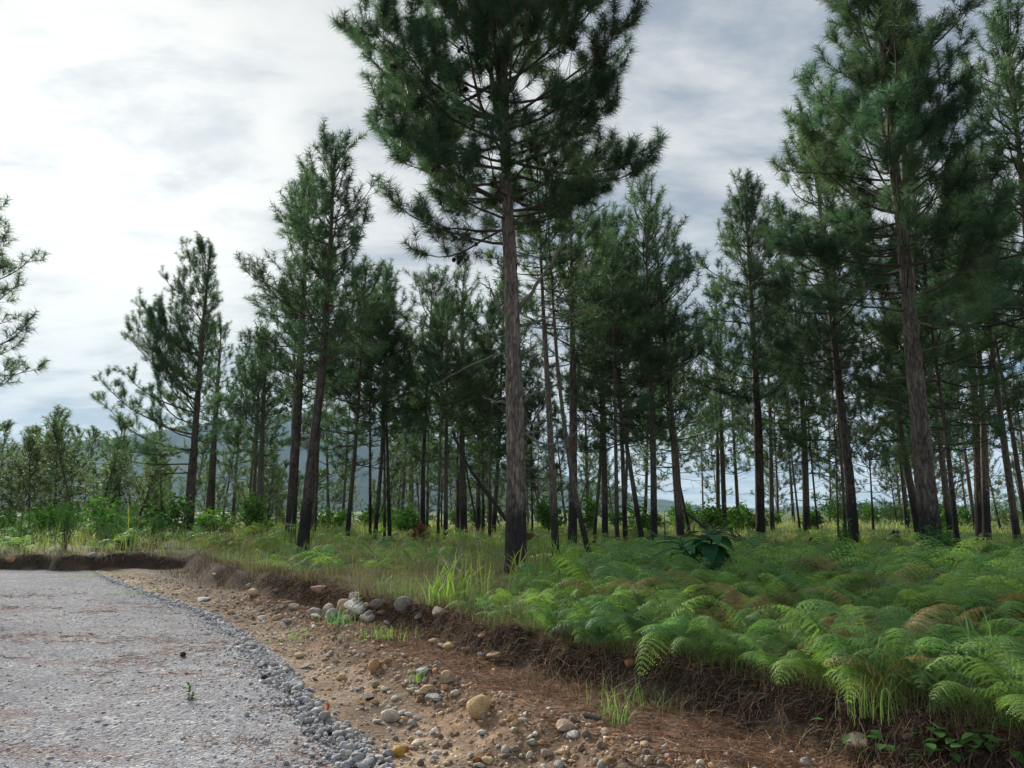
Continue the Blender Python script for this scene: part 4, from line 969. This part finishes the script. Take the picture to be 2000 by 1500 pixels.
for i in range(8):
    V, f4, f3, c = frond(700 + i); g = Geo(); g.add(V, f4, 0, c); g.f.append(f3); g.m.append(np.zeros(len(f3))); g.sm.append(np.full(len(f3), False)); FROND.append(g.mesh('frond', M_FERN))
SFROND = [frond(800 + i, 11, True) for i in range(10)]
def put_frond(g, k, M_, col):
    V, f4, f3, c = SFROND[k]; k0 = g.k; g.add(V @ M_[:3, :3].T + M_[:3, 3], f3, 0, c * col, False)
def rot_m(az, tilt, s, p):
    return np.array(Matrix.Translation(Vector(p)) @ Matrix.Rotation(az, 4, 'Z') @ Matrix.Rotation(tilt, 4, 'Y') @ Matrix.Scale(s, 4))
r = np.random.default_rng(51); cand = []; cells = {}
d_ = np.sqrt(r.uniform(3.9 ** 2, 17.5 ** 2, 24000)); a_ = np.radians(r.uniform(-6, 41, 24000)); X_ = np.sin(a_) * d_; Y_ = np.cos(a_) * d_
U_ = 1000 + F_PX * X_ / (Y_ * math.cos(PITCH)); ok = (X_ > cx(Y_) + 0.04) & (U_ > 985 + 50 * np.sin(Y_ * 2)) & (np.hypot(X_ - 0.08, Y_ - 15) > 0.8) & (np.hypot(X_ - 8.9, Y_ - 15) > 0.4)
ok &= fbm(X_ * 1.1, Y_ * 1.1, 2, 93) > -0.2
ok &= (Y_ < 11) | (fbm(X_ * 0.4, Y_ * 0.4, 2, 91) > -0.12 + 0.25 * (Y_ - 11) / 6)
ok &= (Y_ < 10.6) | (U_ > 1180 + 25 * (Y_ - 11))                    # grass, not fern, round the foot of the central pine
for x, y, d in zip(X_[ok].tolist(), Y_[ok].tolist(), d_[ok].tolist()):
    sp = 0.185 + 0.02 * max(0, d - 6); i, j = int(x / 0.5), int(y / 0.5)
    if any((c[0] - x) ** 2 + (c[1] - y) ** 2 < sp * sp for di in (-1, 0, 1) for dj in (-1, 0, 1) for c in cells.get((i + di, j + dj), ())): continue
    cells.setdefault((i, j), []).append((x, y)); cand.append((x, y))
cand.sort(key=lambda c: math.hypot(*c))
near_f = cand[:300]; far_f = cand[300:]
FC = [(1.05, 1, 0.9), (1.4, 1.2, 0.8), (0.72, 0.85, 0.9), (0.95, 1.0, 0.85), (1.6, 1.3, 0.7)]
for i, (x, y) in enumerate(near_f):
    q = r.random(); dead = q < 0.11 or (math.hypot(x - 2.1, y - 7.1) < 0.55 and q < 0.7)
    edge = x < cx(y) + 0.3
    ci = r.choice(5, p=[0.36, 0.24, 0.16, 0.16, 0.08])
    uu_ = 1000 + F_PX * x / (y * math.cos(PITCH)); vv_ = 1000 + (F_PX * (CAM_Z - 0.7)) / y
    lm = min([(1390, 1130, 'the dark broad-leaved plant'), (1233, 1290, 'the rust-brown rock'), (1680, 1420, 'the pale cream block'), (1705, 1340, 'the tall pale grass tussock'), (1050, 1140, 'the central pine'),
              (1830, 1110, 'the big double-stemmed pine'), (1670, 1110, 'the leaning slim-trunked pine'), (1990, 1150, 'the right edge of the picture'), (1980, 1400, 'the bottom right corner'), (1500, 1120, 'the dark straight pine'),
              (1860, 1460, 'the oval-leaved creepers'), (1100, 1180, 'the bright green tall tussock'), (1590, 1110, 'the reddish brown stump')], key=lambda q: math.hypot(q[0] - uu_, 2 * (q[1] - vv_)))
    sd_ = ('left of ' if uu_ < lm[0] else 'right of ') if lm[0] < 1975 else 'near '
    hue = 'withered rust-brown' if dead else ['mid-green', 'light green', 'bluish green', 'grass-green', 'yellow-green'][ci]
    lab = '%s bracken fern %s, %s%s' % (hue, 'arching over the bank edge' if edge else 'in front' if vv_ > lm[1] + 12 else 'farther back', sd_, lm[2])
    t = thing('bracken_fern', lab, 'fern', (x, y, float(zt(x, y))), 'bracken ferns: ' + lab)
    c = np.array(FC[ci]) if not dead else np.array([2.1, 0.85, 1.0]) * r.uniform(0.6, 1.0)
    a0 = r.uniform(0, 6.28) if not edge else math.pi + r.normal(0.4, 0.5); nf = int(r.integers(3, 6)); s0 = r.uniform(0.42, 0.78) * float(1 + 0.9 * fbm(np.array(x * 0.8), np.array(y * 0.8), 2, 97))
    for k_ in range(nf):
        az = a0 + (k_ * 6.28 / nf if not edge else r.normal(0, 0.8)) + r.normal(0, 0.3)
        o = link('frond', FROND[r.integers(7)], t, (r.normal(0, 0.05), r.normal(0, 0.05), -0.02), (0, R(r.normal(-2, 15)), az), s0 * r.uniform(0.7, 1.2))
        o.color = (*(c * r.uniform(0.75, 1.25)), 1)
g = Geo()
for (x, y) in far_f:
    c = np.array(FC[r.choice(5, p=[0.36, 0.26, 0.14, 0.14, 0.1])]) * r.uniform(0.75, 1.2)
    zz_ = float(zt(x, y))
    for k_ in range(2): put_frond(g, r.integers(10), rot_m(r.uniform(0, 6.28), R(r.normal(6, 9)), r.uniform(0.6, 1.0), (x, y, zz_)), c)
x, y = scatter_floor(1150, 9, 34); z = zt(x, y); fm = fbm(x * 0.35, y * 0.35, 3, 95); u_ = 1000 + F_PX * x / y
for xi, yi, zi, fi, ui in zip(x, y, z, fm, u_):
    if (fi < -0.03 and yi < 21) or (yi < 14.8 and 930 < ui < 1120): continue
    c = np.array(FC[r.choice(5)]) * r.uniform(0.7, 1.15); s = r.uniform(0.4, 0.85) * (1.4 if yi > 21 and xi < -6 else 1)
    for k_ in range(2): put_frond(g, r.integers(10), rot_m(r.uniform(0, 6.28), R(r.normal(8, 9)), s, (xi, yi, zi)), c)
tag(link('fern_ground_cover', g.mesh('fern_ground_cover', M_FERN)), 'low ferns carpeting the ground between the pines', kind='stuff')

# ------------------------------------------------------------------ single plants
def tussock(u, v, h, n_, label, col=(1, 1, 1), wd=0.008, spread=0.06, lean=(0.1, 0.9), name='grass_tussock', Y=None):
    p = ground(u, v); r = np.random.default_rng(int(u * 7 + v)); 
    b = np.zeros((n_, 3)); b[:, :2] = r.normal(0, spread, (n_, 2)); g = Geo()
    blades(g, b, h * r.uniform(0.25, 1.1, n_), r.uniform(*lean, n_), r.uniform(0, 6.28, n_), wd * r.uniform(0.6, 1.3, n_), np.array(col) * r.uniform(0.7, 1.3, (n_, 1)), 0, 4)
    return tag(link(name, g.mesh(name, M_GRASS), None, tuple(p)), label, 'grass', 'grass tussocks')
tussock(1705, 1400, 0.62, 110, 'tall pale grass tussock rising in front of the near ferns', (1.1, 1.25, 1.0), 0.005, 0.09, (0.15, 1.5))
tussock(1105, 1128, 0.75, 260, 'bright green tall grass tussock right of the central trunk', (1.15, 1.5, 0.8), 0.012, 0.16, (0.1, 0.8))
tussock(862, 1180, 0.6, 34, 'broad-bladed grass clump on the bank left of the central pine', (1.2, 1.35, 0.8), 0.03, 0.10, (0.1, 0.9))
tussock(905, 1170, 0.7, 70, 'straggly grass clump between the broad-bladed one and the central trunk', (1.15, 1.15, 0.8), 0.022, 0.15, (0.1, 1.0))
tussock(1015, 1132, 0.6, 26, 'yellow-green broad grass at the foot of the central trunk', (1.7, 1.6, 0.7), 0.035, 0.08, (0.4, 1.2))
tussock(1685, 1110, 0.95, 22, 'yellow-green reed-like plant under the leaning slim-trunked pine', (1.8, 1.6, 0.6), 0.04, 0.08, (0.3, 1.1))
tussock(1195, 1385, 0.24, 40, 'sparse grass on the litter below the bank', (1.0, 1.2, 1.0), 0.006, 0.12, (0.3, 1.2))
tussock(1270, 1378, 0.26, 50, 'grey-green grass below the bank under the ferns', (0.95, 1.1, 1.0), 0.006, 0.13, (0.3, 1.2))
tussock(1215, 1410, 0.16, 30, 'tiny green grass clump left of the sparse grass on the litter', (1.0, 1.5, 0.9), 0.007, 0.05, (0.3, 1.2))
tussock(738, 1248, 0.22, 70, 'short green grass on the ditch slope below the whitish slab', (1.0, 1.3, 0.8), 0.007, 0.16, (0.3, 1.2))
tussock(665, 1218, 0.25, 60, 'blue-green grass at the foot of the tan rock', (0.6, 1.1, 0.9), 0.009, 0.12, (0.3, 1.1))
tussock(818, 1334, 0.13, 24, 'small bright grass sprout under the white chalky stone', (0.9, 1.6, 0.8), 0.006, 0.03)
tussock(585, 1248, 0.2, 40, 'small grass patch left of the gravel slope top', (1.0, 1.3, 0.8), 0.007, 0.12, (0.3, 1.2))
tussock(780, 1165, 0.4, 50, 'grass clump above the mossy greyish rock', (0.9, 1.2, 0.8), 0.013, 0.18)
tussock(1930, 1330, 0.6, 26, 'grass with long blades among the ferns near the right edge', (0.9, 1.2, 1.0), 0.016, 0.06, (0.1, 0.9))
tussock(190, 1128, 0.16, 160, 'grass patch on the far part of the road', (1.2, 1.3, 0.8), 0.012, 0.45, (0.3, 1.1))
tussock(265, 1163, 0.14, 120, 'grass strip on the road edge near the far bend', (1.2, 1.3, 0.8), 0.011, 0.3, (0.3, 1.1))

def leaf_shape(L, W_, n_=6, fold=0.15, droop=0.5):
    t = np.linspace(0, 1, n_); wd = W_ * np.sin(np.pi * np.clip(t * 0.94 + 0.04, 0, 1)) ** 0.8 * (1.1 - 0.35 * t)
    x = L * t; z = -droop * L * t ** 2
    C_ = np.stack([x, 0 * x, z], -1); A_ = np.stack([x, wd, z + fold * wd], -1); B_ = np.stack([x, -wd, z + fold * wd], -1)
    V = np.stack([A_, C_, B_], 1).reshape(-1, 3); return V, grid_faces(n_, 3)
def leafy(name, label, p, stems, cat='plant', group=None, material=None):
    """plant with separate leaves: stems = [(points, radius)], each leaf = (pos, az, tilt, L, W, droop, tint)"""
    t = thing(name, label, cat, tuple(p), group)
    for pts, ra, leaves in stems:
        g = Geo(); V, Fc = tube(np.array(pts), np.linspace(ra, ra * 0.5, len(pts)), 6); g.add(V, Fc, 0, (0.8, 1.0, 0.8)); so = link('stem', g.mesh('stem', material or M_BROAD), t)
        for (q, az, tilt, L, W_, dr, cl) in leaves:
            V, Fc = leaf_shape(L, W_, 7, 0.22, dr); g = Geo(); g.add(V, Fc, 0, cl); o = link('leaf', g.mesh('leaf', material or M_BROAD), t, tuple(q), (0, -tilt, az))
    return t
r = np.random.default_rng(61)
p = ground(1390, 1150); st = []
for dx, hh in ((0.02, 0.74), (-0.32, 0.6)):
    top = np.array([dx * 1.2, r.normal(0, 0.05), hh]); lv = []
    for k_ in range(13):
        lv.append((top - [0, 0, 0.025 * k_ * 0.7], k_ * 2.4 + r.normal(0, 0.2), R(40 - 5.5 * k_), r.uniform(0.32, 0.48), 0.12, 0.75, np.array([0.7, 0.95, 1.0]) * r.uniform(0.75, 1.2)))
    for k_ in range(5): lv.append((top, k_ * 1.26, R(70), 0.13, 0.02, 0.2, (2.0, 1.7, 1.9)))
    st.append(([(0, 0, -0.05), top * 0.5, top], 0.022, lv))
leafy('broadleaf_plant', 'dark broad-leaved plant with drooping leaves among the ferns', p, st)
for (u, v, n_, lab) in ((1830, 1497, 30, 'leafy creeper with oval leaves at the bottom right'), (1915, 1490, 22, 'oval-leaved creeper left of the bottom right corner'), (1660, 1480, 6, 'small-leaved seedling left of the oval-leaved creepers')):
    p = ground(u, v); lv = [((r.normal(0, 0.13), r.normal(0, 0.07), r.uniform(0.04, 0.2)), r.uniform(0, 6.28), R(r.uniform(-10, 30)), r.uniform(0.06, 0.095), r.uniform(0.024, 0.034), 0.3, np.array([1.5, 1.35, 0.9]) * r.uniform(0.7, 1.2)) for _ in range(n_)]
    leafy('creeper', lab, p, [([(-0.15, 0, 0.0), (0, 0.02, 0.08), (0.16, 0, 0.06)], 0.004, lv)], group='creepers at the bottom right')
def weed(u, v, h, n_, label, name='weed', spread=0.0):
    p = ground(u, v); st = []
    for s in range(2 if n_ > 12 else 1):
        top = np.array([(-0.25 if s == 0 else 0.35) * h + r.normal(0, 0.02), 0, h * (1 if s == 0 else 0.5)])
        lv = [(top * f_, r.uniform(0, 6.28), R(r.uniform(0, 50)), h * r.uniform(0.18, 0.32), h * 0.07, 0.3, np.array([1.9, 1.6, 0.9]) * r.uniform(0.7, 1.3)) for f_ in np.linspace(0.12, 1, n_)]
        st.append(([(0, 0, -0.01), top * 0.5, top], 0.004, lv))
    leafy(name, label, p, st, group='weeds on the road')
weed(368, 1376, 0.17, 26, 'leafy weed growing alone in the middle of the gravel road')
weed(415, 1281, 0.07, 8, 'small green weed on the road beyond the leafy one')
weed(303, 1310, 0.05, 6, 'tiny weed on the road left of the small cone')
weed(480, 1328, 0.06, 7, 'little weed at the road side before the stone row')
for (u, v, lab) in ((360, 1294, 'round dark pine cone lying on the open road'), (520, 1340, 'dark pine cone against the grey stone row')):
    p = ground(u, v); p[2] = max(p[2], float(zroad(p[0], p[1])))
    tag(link('pine_cone', CONE, None, (p[0], p[1], p[2] + 0.03), (R(80), 0.3, 1.0), 0.85), lab, 'cone', 'fallen pine cones')

def bush(u, v, Y, w_, h, label, col, n_=1600, material=None, name='bush', leaf=0.05, group='shrubs under the pines'):
    q = at(u, v, Y); p = np.array([q[0], Y, float(zt(q[0], Y))]); r = np.random.default_rng(int(u + v)); t = thing(name, label, 'bush', tuple(p), group)
    g = Geo(); tips = []
    for k_ in range(16):
        P, a_, e_ = axis_path(r, (r.normal(0, 0.06), r.normal(0, 0.06), -0.05), r.uniform(0, 6.28), R(r.uniform(25, 85)), h * r.uniform(0.7, 1.15), 6, 0.2, 0.15)
        P[:, :2] *= w_ / h * 0.9; V, Fc = tube(P, np.linspace(0.012, 0.004, 7), 4); g.add(V, Fc, 0, (1, 1, 1)); tips += [P[3], P[4], P[5], P[6], P[6]]
    link('stem', g.mesh('stem', M_TWIG), t)
    g = Geo(); tips = np.array(tips); c_ = tips[r.integers(0, len(tips), n_)] + r.normal(0, 0.11, (n_, 3)) * [w_, w_, h * 0.9]; c_[:, 2] = np.abs(c_[:, 2])
    a = r.normal(0, 1, (n_, 3)); a[:, 2] *= 0.5; a = unit(a) * leaf * r.uniform(0.6, 1.3, (n_, 1)); b = unit(np.cross(a, r.normal(0, 1, (n_, 3)))) * leaf * 0.35
    V = np.stack([c_, c_ + a * 0.5 + b, c_ + a, c_ + a * 0.5 - b], 1).reshape(-1, 3)
    g.add(V, np.arange(4 * n_).reshape(-1, 4), 0, np.repeat(np.array(col) * r.uniform(0.6, 1.4, (n_, 1)), 4, 0), False)
    link('foliage', g.mesh('foliage', material or M_BROAD), t); return t
bush(130, 1050, 24, 0.9, 1.35, 'dark green leafy bush on the bank beyond the road end', (1.2, 1.3, 0.9), 2200)
bush(40, 1050, 25, 1.3, 1.2, 'yellow-green scrub left of the dark green leafy bush', (1.6, 1.5, 1.0), 2000)
bush(220, 1050, 25, 1.4, 1.2, 'pale green scrub right of the dark green leafy bush', (1.4, 1.45, 1.1), 2000)
bush(300, 1050, 26, 1.1, 1.1, 'light green scrub beside the pale stake', (1.35, 1.45, 1.0), 1800)
bush(245, 1055, 24, 0.5, 0.6, 'small pale bush left of the pale stake', (1.35, 1.4, 1.1), 1200)
bush(450, 1050, 24, 0.6, 0.45, 'low green shrub between the left pine and the left pair', (1.8, 1.9, 0.9), 1500)
bush(820, 1052, 27.5, 0.4, 0.6, 'dry brown twiggy bush round a pine foot', (1.3, 0.9, 0.9), 1800, M_DRY, 'dry_bush', 0.09)
bush(1028, 1050, 27, 0.7, 0.32, 'heap of dry brown brush right of the central trunk', (1.2, 0.9, 0.85), 1600, M_DRY, 'dry_brush_heap', 0.09)
bush(1250, 1042, 36, 0.5, 0.5, 'dry brown brush behind the dense middle row', (1.1, 0.9, 0.85), 1000, M_DRY, 'dry_brush_heap', 0.1)
bush(906, 1054, 27, 0.3, 0.35, 'small green shrub at the foot of the thick charred pine', (1.4, 1.8, 0.8), 800)
bush(1835, 1080, 13.5, 0.45, 0.8, 'airy green shrub covering the foot of the big right-hand pine', (1.2, 1.5, 0.9), 1500)
bush(1650, 1040, 19.2, 0.3, 0.9, 'thin green vine-like shrub round the leaning slim trunk', (1.4, 1.6, 0.8), 700)
bush(1520, 1075, 17.5, 0.55, 0.4, 'dark low shrub behind the ferns, right of the dark straight pine', (1.0, 1.3, 0.9), 1200)
sp_ = [(r.uniform(420, 2020) if i < 44 else r.uniform(-40, 640), r.uniform(32, 70) if i < 44 else r.uniform(28, 48), 0) for i in range(60)] + [(r.uniform(1600, 1800), r.uniform(60, 85), 1) for i in range(10)]
for (u, Yd, big_), lab in zip(sp_, relabel([q[0] for q in sp_[:60]], 'far shrub on the bright meadow') + relabel([q[0] for q in sp_[60:]], 'far rounded tall shrub')):
    k_ = 1.7 if big_ else 1.0
    bush(u, 1030, Yd, r.uniform(0.9, 1.7) * k_, r.uniform(0.9, 1.8) * k_, lab, np.array([1.5, 1.5, 0.8] if big_ else [1.7, 1.7, 0.8]) * r.uniform(0.6, 1.1), 550, None, 'bush', 0.22 if big_ else 0.19, 'far shrubs on the meadow')

# ------------------------------------------------------------------ fallen wood, stakes
def log(name, label, pts, r0, r1, sides=9, material=None, cat='log', stubs=0, group=None):
    pts = np.array(pts, float); base = pts[0].copy(); k_ = np.linspace(0, len(pts) - 1, 26); P = np.stack([np.interp(k_, np.arange(len(pts)), pts[:, i]) for i in range(3)], 1) - base
    rr = np.random.default_rng(int(abs(base[0] * 100) + 3)); P[1:-1] += rr.normal(0, r0 * 0.18, P[1:-1].shape)
    V, Fc = tube(P, np.linspace(r0, r1, 26) * rr.uniform(0.9, 1.1, 26), sides); g = Geo(); g.add(V, Fc)
    for e in (0, 25): g.add(np.concatenate([V[e * sides:(e + 1) * sides], P[e:e + 1]]), [[i, (i + 1) % sides, sides] for i in range(sides)])
    m_ = material or M_DEAD
    if not stubs: return tag(link(name, g.mesh(name, m_), None, tuple(base)), label, cat, group)
    t = thing(name, label, cat, tuple(base), group); link('trunk', g.mesh('trunk', m_), t)
    for _ in range(stubs):
        j = rr.integers(4, 24); Q, _, _ = axis_path(rr, P[j], rr.uniform(0, 6.28), rr.uniform(0.1, 1.2), rr.uniform(0.3, 1.0), 5, 0.2, 0.15)
        V, Fc = tube(Q, np.linspace(r1 * 0.6, 0.006, 6), 5); g2 = Geo(); g2.add(V, Fc); link('branch_stub', g2.mesh('branch_stub', m_), t)
    return t
M_CHAR = m_twig('charred_wood', (0.018, 0.016, 0.015), (0.075, 0.06, 0.05))
log('fallen_log', 'long thin log lying level across the middle trunks', [at(1262, 1052, 23), at(1350, 1049, 22.8), at(1436, 1047, 22.6)], 0.065, 0.055, stubs=4, material=M_TWIG)
log('fallen_log', 'fallen trunk slanting down to the right over the level log', [at(1332, 995, 25.5), at(1380, 1032, 25), at(1420, 1046, 24.7), at(1472, 1062, 24.4)], 0.045, 0.10, stubs=5, material=M_TWIG)
log('leaning_snag', 'dark dead trunk leaning behind the central pine from upper left', [at(990, 1016, 24), at(945, 955, 24.3), at(905, 895, 24.6), at(884, 842, 25)], 0.075, 0.05, stubs=4, material=M_CHAR)
log('leaning_snag', 'thin dead pole leaning beside the darker leaning snag', [at(932, 1030, 27), at(915, 940, 27), at(905, 880, 27)], 0.04, 0.03, material=M_CHAR)
log('fallen_branch', 'dead branch lying on the grass left of the central pine', [ground(935, 1140), ground(890, 1130) + [0, 0, 0.15], ground(850, 1118) + [0, 0, 0.3]], 0.035, 0.015, stubs=4)
log('fallen_branch', 'pale broken stick standing in the grass left of the central pine', [ground(876, 1160), ground(866, 1150) + [0, 0, 0.2], ground(850, 1150) + [0, 0, 0.42]], 0.025, 0.012)
log('fallen_branch', 'grey stick lying at the bank edge below the central pine', [ground(955, 1192) + [0, 0, 0.06], ground(985, 1198) + [0, 0, 0.05], ground(1008, 1206) + [0, 0, 0.02]], 0.022, 0.012)
log('fallen_branch', 'short pale stick on the litter right of the ochre boulder', [ground(1140, 1402) + [0, 0, 0.02], ground(1172, 1408) + [0, 0, 0.02]], 0.02, 0.016)
log('fallen_branch', 'thin curved twig on the dirt right of the white chalky stone', [ground(832, 1310) + [0, 0, 0.02], ground(858, 1301) + [0, 0, 0.05], ground(884, 1312) + [0, 0, 0.02]], 0.008, 0.004)
log('fallen_branch', 'dark twig slanting over the ferns right of the central pine', [ground(1100, 1140) + [0, 0, 0.35], ground(1140, 1152) + [0, 0, 0.3], ground(1170, 1170) + [0, 0, 0.15]], 0.012, 0.006, material=M_CHAR)
log('fallen_branch', 'thin dark stick in the low ferns left of the rocks', [ground(705, 1095) + [0, 0, 0.45], ground(735, 1110) + [0, 0, 0.25], ground(750, 1120)], 0.012, 0.008, material=M_CHAR)
log('stake', 'pale thin stake leaning on the bank beyond the road end', [ground(325, 1078), ground(325, 1078) + [0.32, 0, 0.72]], 0.014, 0.013, material=m_plain('pale_wood', (0.5, 0.47, 0.4)), cat='stake')
for (u, v, Y_, s, lab) in ((1590, 1092, 18, 0.32, 'reddish brown stump low among the far ferns'), (1748, 1052, 27, 0.3, 'dark ragged stump in the right-hand gap')):
    q = at(u, v, Y_); p = (q[0], Y_, float(zt(q[0], Y_))); t = thing('tree_stump', lab, 'stump', p, 'stumps')
    hs = np.linspace(0, 1, 8); a = np.linspace(0, 6.283, 18, endpoint=False); Ag, Hg = np.meshgrid(a, hs); rr_ = s * (1 - 0.45 * Hg ** 0.5 + 0.1 * np.sin(Ag * 3) + 0.07 * np.sin(Ag * 7 + 1)); zz_ = Hg * s * (1.3 + 0.35 * np.sin(Ag * 2) + 0.2 * np.sin(Ag * 5)) - 0.05
    g = Geo(); g.add(np.stack([rr_ * np.cos(Ag), rr_ * np.sin(Ag), zz_], -1).reshape(-1, 3), grid_faces(8, 18, True)); topv = np.stack([rr_[-1] * np.cos(a), rr_[-1] * np.sin(a), zz_[-1]], -1)
    g.add(np.concatenate([topv, [[0, 0, s]]]), [[i, (i + 1) % 18, 18] for i in range(18)]); link('stump_wood', g.mesh('stump_wood', M_CHAR if u > 1700 else m_twig('red_rot', (0.06, 0.03, 0.025), (0.15, 0.08, 0.06))), t)
    for k_ in range(5):
        Q, _, _ = axis_path(r, (0, 0, 0.08), k_ * 1.25, 0.1, s * 2.2, 5, -0.4, 0.2); V, Fc = tube(Q, np.linspace(0.06, 0.01, 6), 5); g = Geo(); g.add(V, Fc); link('root', g.mesh('root', M_CHAR), t)

p = ground(640, 1410); t = thing('marker_flag', 'small red-orange survey flag standing in the grey stone row', 'flag', tuple(p))
g = Geo(); V, Fc = tube([(0, 0, -0.03), (-0.004, 0, 0.06), (0.0, 0, 0.135)], 0.004, 6); g.add(V, Fc); link('stake', g.mesh('stake', m_plain('rusty_wire', (0.16, 0.07, 0.05))), t)
g = Geo(); k_ = np.linspace(0, 1, 7); ww = 0.022
fr = np.stack([np.stack([-0.004 - ww * (0.5 + 0.2 * np.sin(k_ * 4)), 0.012 * np.sin(k_ * 5), 0.135 - 0.085 * k_], -1), np.stack([0.004 + 0 * k_, 0.004 * np.sin(k_ * 6), 0.138 - 0.075 * k_], -1)], 1)
fv = np.concatenate([fr.reshape(-1, 3), fr.reshape(-1, 3) + [0, 0.0015, 0]]); ff = grid_faces(7, 2); g.add(fv, np.concatenate([ff, ff[:, ::-1] + 14]))
link('flag_ribbon', g.mesh('flag_ribbon', m_plain('flag_tape', (0.85, 0.16, 0.10), 0.5)), t)

q = at(1885, 42, 60); t = thing('bird', 'tiny dark bird flying in the sky at the top right', 'bird', tuple(q))
V, Fc = rock_shape(3, 2, cuts=0, flat=(1, 0.34, 0.3)); V = V * 0.11; V[:, 2] += 0.02 * (V[:, 0] / 0.11) ** 2
g = Geo(); g.add(V, Fc)
for s in (-1, 1):
    wv = np.array([[0.05, 0.02 * s, 0.02], [-0.05, 0.02 * s, 0.02], [-0.03, 0.14 * s, 0.07], [0.05, 0.13 * s, 0.075], [-0.07, 0.27 * s, 0.03]]); g.add(np.concatenate([wv, wv - [0, 0, 0.008]]), [[0, 1, 2], [0, 2, 3], [3, 2, 4], [5, 7, 6], [5, 8, 7], [8, 9, 7]])
g.add([[-0.09, 0, 0.01], [-0.19, 0.04, 0.012], [-0.19, -0.04, 0.012]], [[0, 1, 2]]); link('body', g.mesh('body', m_plain('dark_feathers', (0.03, 0.03, 0.035))), t)

# ------------------------------------------------------------------ haze
hm = bpy.data.materials.new('haze_air'); hm.use_nodes = True; h_ = NT(hm.node_tree)
vol = h_.add('ShaderNodeVolumePrincipled', Color=(0.5, 0.76, 1.0, 1), Density=0.00008, Anisotropy=0.0)
h_.t.links.new(vol.outputs[0], h_.add('ShaderNodeOutputMaterial').inputs['Volume'])
V = np.array([[x, y, z] for x in (-9500, 9500) for y in (-9500, 9500) for z in (-22, 900)], float)
g = Geo(); g.add(V, [[0, 1, 3, 2], [4, 6, 7, 5], [0, 4, 5, 1], [2, 3, 7, 6], [0, 2, 6, 4], [1, 5, 7, 3]], 0, smooth=False)
tag(link('haze', g.mesh('haze', hm)), 'thin bluish haze over the land', kind='stuff')
